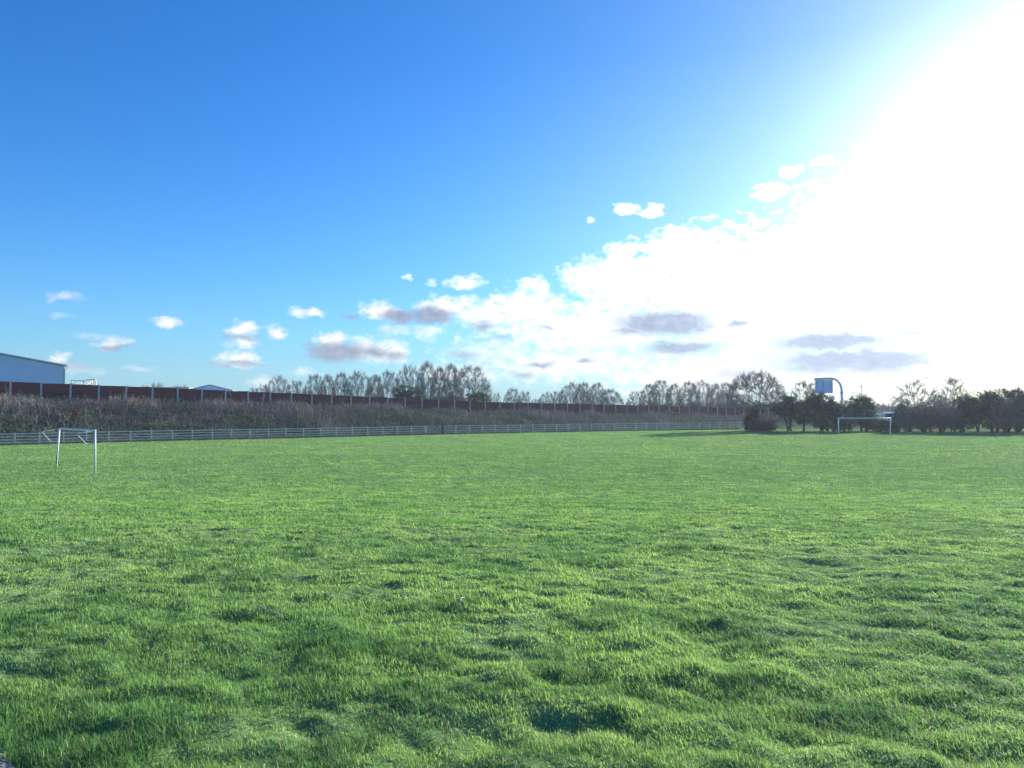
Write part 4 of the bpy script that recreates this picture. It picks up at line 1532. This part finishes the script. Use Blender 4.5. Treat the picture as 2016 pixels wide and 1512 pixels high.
build_warehouse()
build_low_unit()
build_frames()


# ------------------------------------------------------------------ cantilever motorway sign, seen from behind
def build_sign():
    Y = 150.0
    P = lambda px, py: Vector(at(px, py, Y))
    base = P(1657.5, 800)
    base.z = FIELD_Z
    root = empty("cantilever_sign", base)
    tag(root, "back of a blue motorway sign hung from a curved grey mast above the bushes", "road sign")
    L = lambda px, py, dy=0.0: Vector(at(px, py, Y)) - base + Vector((0, dy, 0))
    pts = [Vector((0, 0, -0.1)), L(1657.5, 812)]
    pts += [L(1657.3, 778), L(1657.0, 768), L(1655.6, 760), L(1652.6, 753.5), L(1648, 748.6), L(1642.5, 746), L(1636, 745.3), L(1620, 745.6), L(1603.5, 746.8)]
    MB().tube(bend(pts, 0.3, 2), 0.23, 12).build("mast", M['mast'], root, True)
    MB().tube([L(1657.4, 774.5), L(1657.3, 773), L(1657.3, 771.5)], 0.34, 12).build("flange", M['galv'], root, True)
    a, b = L(1606.5, 748.5), L(1640.5, 774.0)
    MB().box(((a.x + b.x) / 2, 0.34, (a.z + b.z) / 2), (b.x - a.x, 0.06, a.z - b.z)).build("sign_panel", M['signback'], root)
    for px in (1606.8, 1640.2):
        q = L(px, 761)
        MB().box((q.x, 0.30, (a.z + b.z) / 2), (0.07, 0.16, a.z - b.z + 0.04)).build("edge_frame", M['galv'], root)
    for py in (748.4, 761.5, 773.6):
        q = L(1620, py)
        MB().box(((a.x + b.x) / 2, 0.27, q.z), (b.x - a.x, 0.05, 0.10 if py != 761.5 else 0.07)).build("stiffener", M['signback'], root)
    for px in (1621.5, 1637.0, 1608.5):
        q = L(px, 746)
        q2 = L(px, 775)
        MB().box((q.x, 0.19, (q.z + q2.z) / 2), (0.13 if px == 1621.5 else 0.07, 0.10, q.z - q2.z)).build("hanger", M['galv'], root)
    q = L(1609, 743)
    mb = MB().box((q.x, 0, q.z), (0.05, 0.05, 0.5))
    mb.box((q.x, 0, q.z + 0.28), (0.5, 0.06, 0.06))
    mb.box((q.x + 0.12, 0, q.z + 0.36), (0.08, 0.08, 0.12))
    mb.build("sensor", M['galv'], root)


build_sign()


def build_pole():
    Y = 165.0
    b = Vector(at(1697.3, 800, Y))
    b.z = FIELD_Z
    root = empty("camera_pole", b)
    tag(root, "thin grey pole with a small camera head above the dark conical evergreen", "pole")
    zt = at(1697, 758, Y)[2] - b.z
    MB().tube([(0, 0, -0.1), (0, 0, zt * 0.5), (0, 0, zt)], 0.11, 10, 0.075).build("pole", M['galv'], root, True)
    MB().box((-0.16, 0, zt - 0.28), (0.42, 0.12, 0.16)).box((-0.1, 0, zt - 0.42), (0.10, 0.10, 0.16)).build("camera_head", M['galv'], root)


build_pole()


# ------------------------------------------------------------------ vans and clubhouse beyond the hedge
def build_van_meshes():
    rr = MB()
    # body: side outline of a panel van extruded across, with a rounded roof edge from stacked sections
    def section(xs, zs):
        return list(zip(xs, zs))
    prof = [(-2.7, 0.35), (-2.75, 0.9), (-2.72, 2.0), (-2.6, 2.38), (-2.3, 2.48), (0.9, 2.48), (1.35, 2.36), (2.1, 1.45), (2.62, 1.15), (2.72, 0.8), (2.68, 0.35)]
    v, f = [], []
    ins = [(-0.98, 0.86), (-0.92, 0.97), (-0.80, 1.0), (0.80, 1.0), (0.92, 0.97), (0.98, 0.86)]
    rows = []
    for y, s in ins:
        row = []
        for x, z in prof:
            zz = 0.35 + (z - 0.35) * (s if z > 1.6 else 1.0)
            yy = y * (1.0 if z < 1.7 else 0.93)
            row.append(len(v))
            v.append((x, yy, zz))
        rows.append(row)
    n = len(prof)
    for a in range(len(rows) - 1):
        for k in range(n):
            f.append((rows[a][k], rows[a][(k + 1) % n], rows[a + 1][(k + 1) % n], rows[a + 1][k]))
    f.append(tuple(rows[0]))
    f.append(tuple(rows[-1])[::-1])
    body = MB()
    body.v, body.f = v, f
    return body


def van(px, top, Y, rz, label, proto=None):
    x, _, zt = at(px, top, Y)
    root = empty("parked_van", (x, Y, FIELD_Z))
    root.rotation_euler.z = rz
    s = (zt - FIELD_Z) / 2.48
    root.scale = (s, s, s)
    tag(root, label, "van", "white vans parked beyond the hedge")
    if proto is None:
        parts = []
        parts.append((build_van_meshes().build("body", M['vanwhite'], root), None))
        parts.append((MB().prism([(1.42, -0.80, 2.24), (2.10, -0.86, 1.50), (2.10, 0.86, 1.50), (1.42, 0.80, 2.24)], (0.03, 0, 0.025)).build("windscreen", M['glass'], root), None))
        for sy in (-1, 1):
            parts.append((MB().prism([(0.55, sy * 0.955, 1.5), (1.75, sy * 0.955, 1.5), (1.25, sy * 0.93, 2.15), (0.55, sy * 0.93, 2.15)], (0, sy * 0.03, 0)).build("side_window", M['glass'], root), None))
        for yy in (-0.45, 0.45):
            parts.append((MB().box((-2.735, yy, 1.75), (0.05, 0.62, 0.55)).build("rear_window", M['glass'], root), None))
        for yy in (-0.86, 0.86):
            parts.append((MB().box((-2.75, yy, 1.2), (0.06, 0.12, 0.55)).build("tail_light", M['lampred'], root), None))
        for yy in (-0.72, 0.72):
            parts.append((MB().box((2.68, yy, 0.95), (0.08, 0.34, 0.2)).build("headlight", M['galv'], root), None))
        for wx in (-1.6, 1.75):
            for sy in (-1, 1):
                w = MB().tube([(wx, sy * 0.76, 0.34), (wx, sy * 0.88, 0.34), (wx, sy * 1.0, 0.34)], 0.34, 18).build("wheel", M['tyre'], root, True)
                parts.append((w, None))
        parts.append((MB().box((2.72, 0, 0.5), (0.12, 1.8, 0.22)).build("bumper", M['glass'], root), None))
        return root
    for ch in list(proto.children):
        c = ch.copy()
        COL.objects.link(c)
        c.parent = root
    return root


v0 = van(1752, 811.5, 133, rad(248), "white van parked beyond the hedge, seen over the far goal's right corner")
van(1822, 813.5, 130, rad(125), "white van parked beyond the hedge, seen through the purple thicket", v0)
van(1880, 814.5, 131, rad(60), "white van parked beyond the hedge, half hidden by the two-trunk evergreen", v0)


def build_clubhouse():
    Y = 141.0
    x0, _, zt = at(1706, 814.0, Y)
    x1 = at(1741, 814, Y)[0]
    root = empty("low_hut", ((x0 + x1) / 2, Y, FIELD_Z))
    tag(root, "low pale flat-roofed hut beyond the hedge left of the first van", "hut")
    L, H = x1 - x0, zt - FIELD_Z
    MB().box((0, 2.0, H / 2 - 0.15), (L, 4.0, H - 0.3)).build("wall", M['roof'], root)
    MB().box((0, 2.0, H - 0.13), (L + 0.4, 4.4, 0.3)).build("fascia", M['render'], root)
    for k in (-0.3, 0.05, 0.36):
        w = MB().box((L * k, -0.02, H * 0.52), (0.7, 0.05, 0.7)).build("window", M['glass'], root)
    MB().box((L * 0.2, -0.02, H * 0.40), (0.75, 0.05, H * 0.72)).build("door", M['teal'], root)


build_clubhouse()


# ------------------------------------------------------------------ far wood, leaf litter and twigs
def build_far():
    rng = np.random.default_rng(55)
    P, T, S = [], [], []
    for k in range(1100):
        a = rng.uniform(rad(-40), rad(46))
        Y = rng.uniform(270, 330)
        x = math.tan(a) * Y
        h = 2.2 + 4.2 * float(fbm(np.array(x * 0.02), np.array(3.0), 3))
        m = 26
        c = np.array((x, Y, FIELD_Z + h * 0.5))
        P.append(c + rng.normal(size=(m, 3)) * np.array((1.8, 1.8, h * 0.26)))
        T.append(np.repeat([np.array((0.075, 0.066, 0.060)) * rng.uniform(0.7, 1.4)], m, 0))
    P = np.concatenate(P)
    P[:, 2] = np.maximum(P[:, 2], FIELD_Z + 0.1)
    o = link_mesh("distant_wood", leaf_mesh("distant_wood", P, rng.uniform(0.5, 1.1, len(P)), M['leaf'], np.concatenate(T), rng))
    tag(o, "distant bluish belt of low trees closing the horizon beyond the hedge", "woodland", kind="stuff")
    # leaf litter strip under the hedge
    V, Q = [], []
    pxs = np.arange(1462, 2120, 6)
    for i, px in enumerate(pxs):
        j = 0.8 * (float(vnoise(np.array(px * 0.05), np.array(1.0))) - 0.5)
        for k, py in enumerate((849.2, 850.0, 850.8, 851.6 + j)):
            x, y = on_field(px, py)
            V.append((x, y, float(ground_z(x, y)) + 0.012))
    for i in range(len(pxs) - 1):
        for k in range(3):
            Q.append((i * 4 + k, (i + 1) * 4 + k, (i + 1) * 4 + k + 1, i * 4 + k + 1))
    o = link_mesh("leaf_litter_ground", mesh_np("leaf_litter_ground", V, quads=np.array(Q)[:, ::-1], mats=(M['litter'],), smooth=True))
    tag(o, kind="structure")


build_far()


def ground_hit(px, py):
    u, v = ray(px, py)
    ys = np.linspace(1.5, 60, 6000)
    d = CAM_Z + v * ys - ground_z(u * ys, ys)
    k = int(np.argmax(d < 0))
    return u * ys[k], ys[k]


def fallen_twig(px_list, label, r, forks=()):
    pts = []
    for px, py in px_list:
        x, y = ground_hit(px, py)
        pts.append(Vector((x, y, float(ground_z(x, y)) + 0.05)))
    root = empty("fallen_twig", pts[0])
    tag(root, label, "twig")
    mb = MB().tube([p - pts[0] for p in pts], r, 7, r * 0.5)
    for (a, b) in forks:
        q = []
        for px, py in (a, b):
            x, y = ground_hit(px, py)
            q.append(Vector((x, y, float(ground_z(x, y)) + 0.06)) - pts[0])
        mb.tube([q[0], (q[0] + q[1]) / 2, q[1]], r * 0.7, 6, r * 0.4)
    mb.build("stem", M['drytwig'], root, True)


fallen_twig([(506, 1204), (520, 1211), (534, 1216), (549, 1222)], "long dry twig lying on the grass left of the middle of the field", 0.006)
fallen_twig([(901, 1189), (908, 1192), (912, 1197)], "small pale forked twig lying on the grass near the middle", 0.006, (((908, 1192), (906, 1200)), ((905, 1191), (914, 1189))))
fallen_twig([(869, 1170), (874, 1175), (879, 1180)], "thin straight twig just behind the pale forked one", 0.004)


# ------------------------------------------------------------------ air
def build_haze():
    m = bpy.data.materials.new("haze_air")
    m.use_nodes = True
    nt = m.node_tree
    nt.nodes.clear()
    o = nt.nodes.new('ShaderNodeOutputMaterial')
    v = nt.nodes.new('ShaderNodeVolumePrincipled')
    v.inputs['Color'].default_value = (0.80, 0.88, 1.0, 1)
    v.inputs['Density'].default_value = 0.0003
    v.inputs['Anisotropy'].default_value = 0.25
    nt.links.new(v.outputs[0], o.inputs['Volume'])
    ob = MB().box((20, 200, 9.5), (900, 560, 25)).build("haze", m)
    tag(ob, "thin pale winter haze over the field", "haze", kind="stuff")


import os
if not os.environ.get("NOHAZE"):
    build_haze()
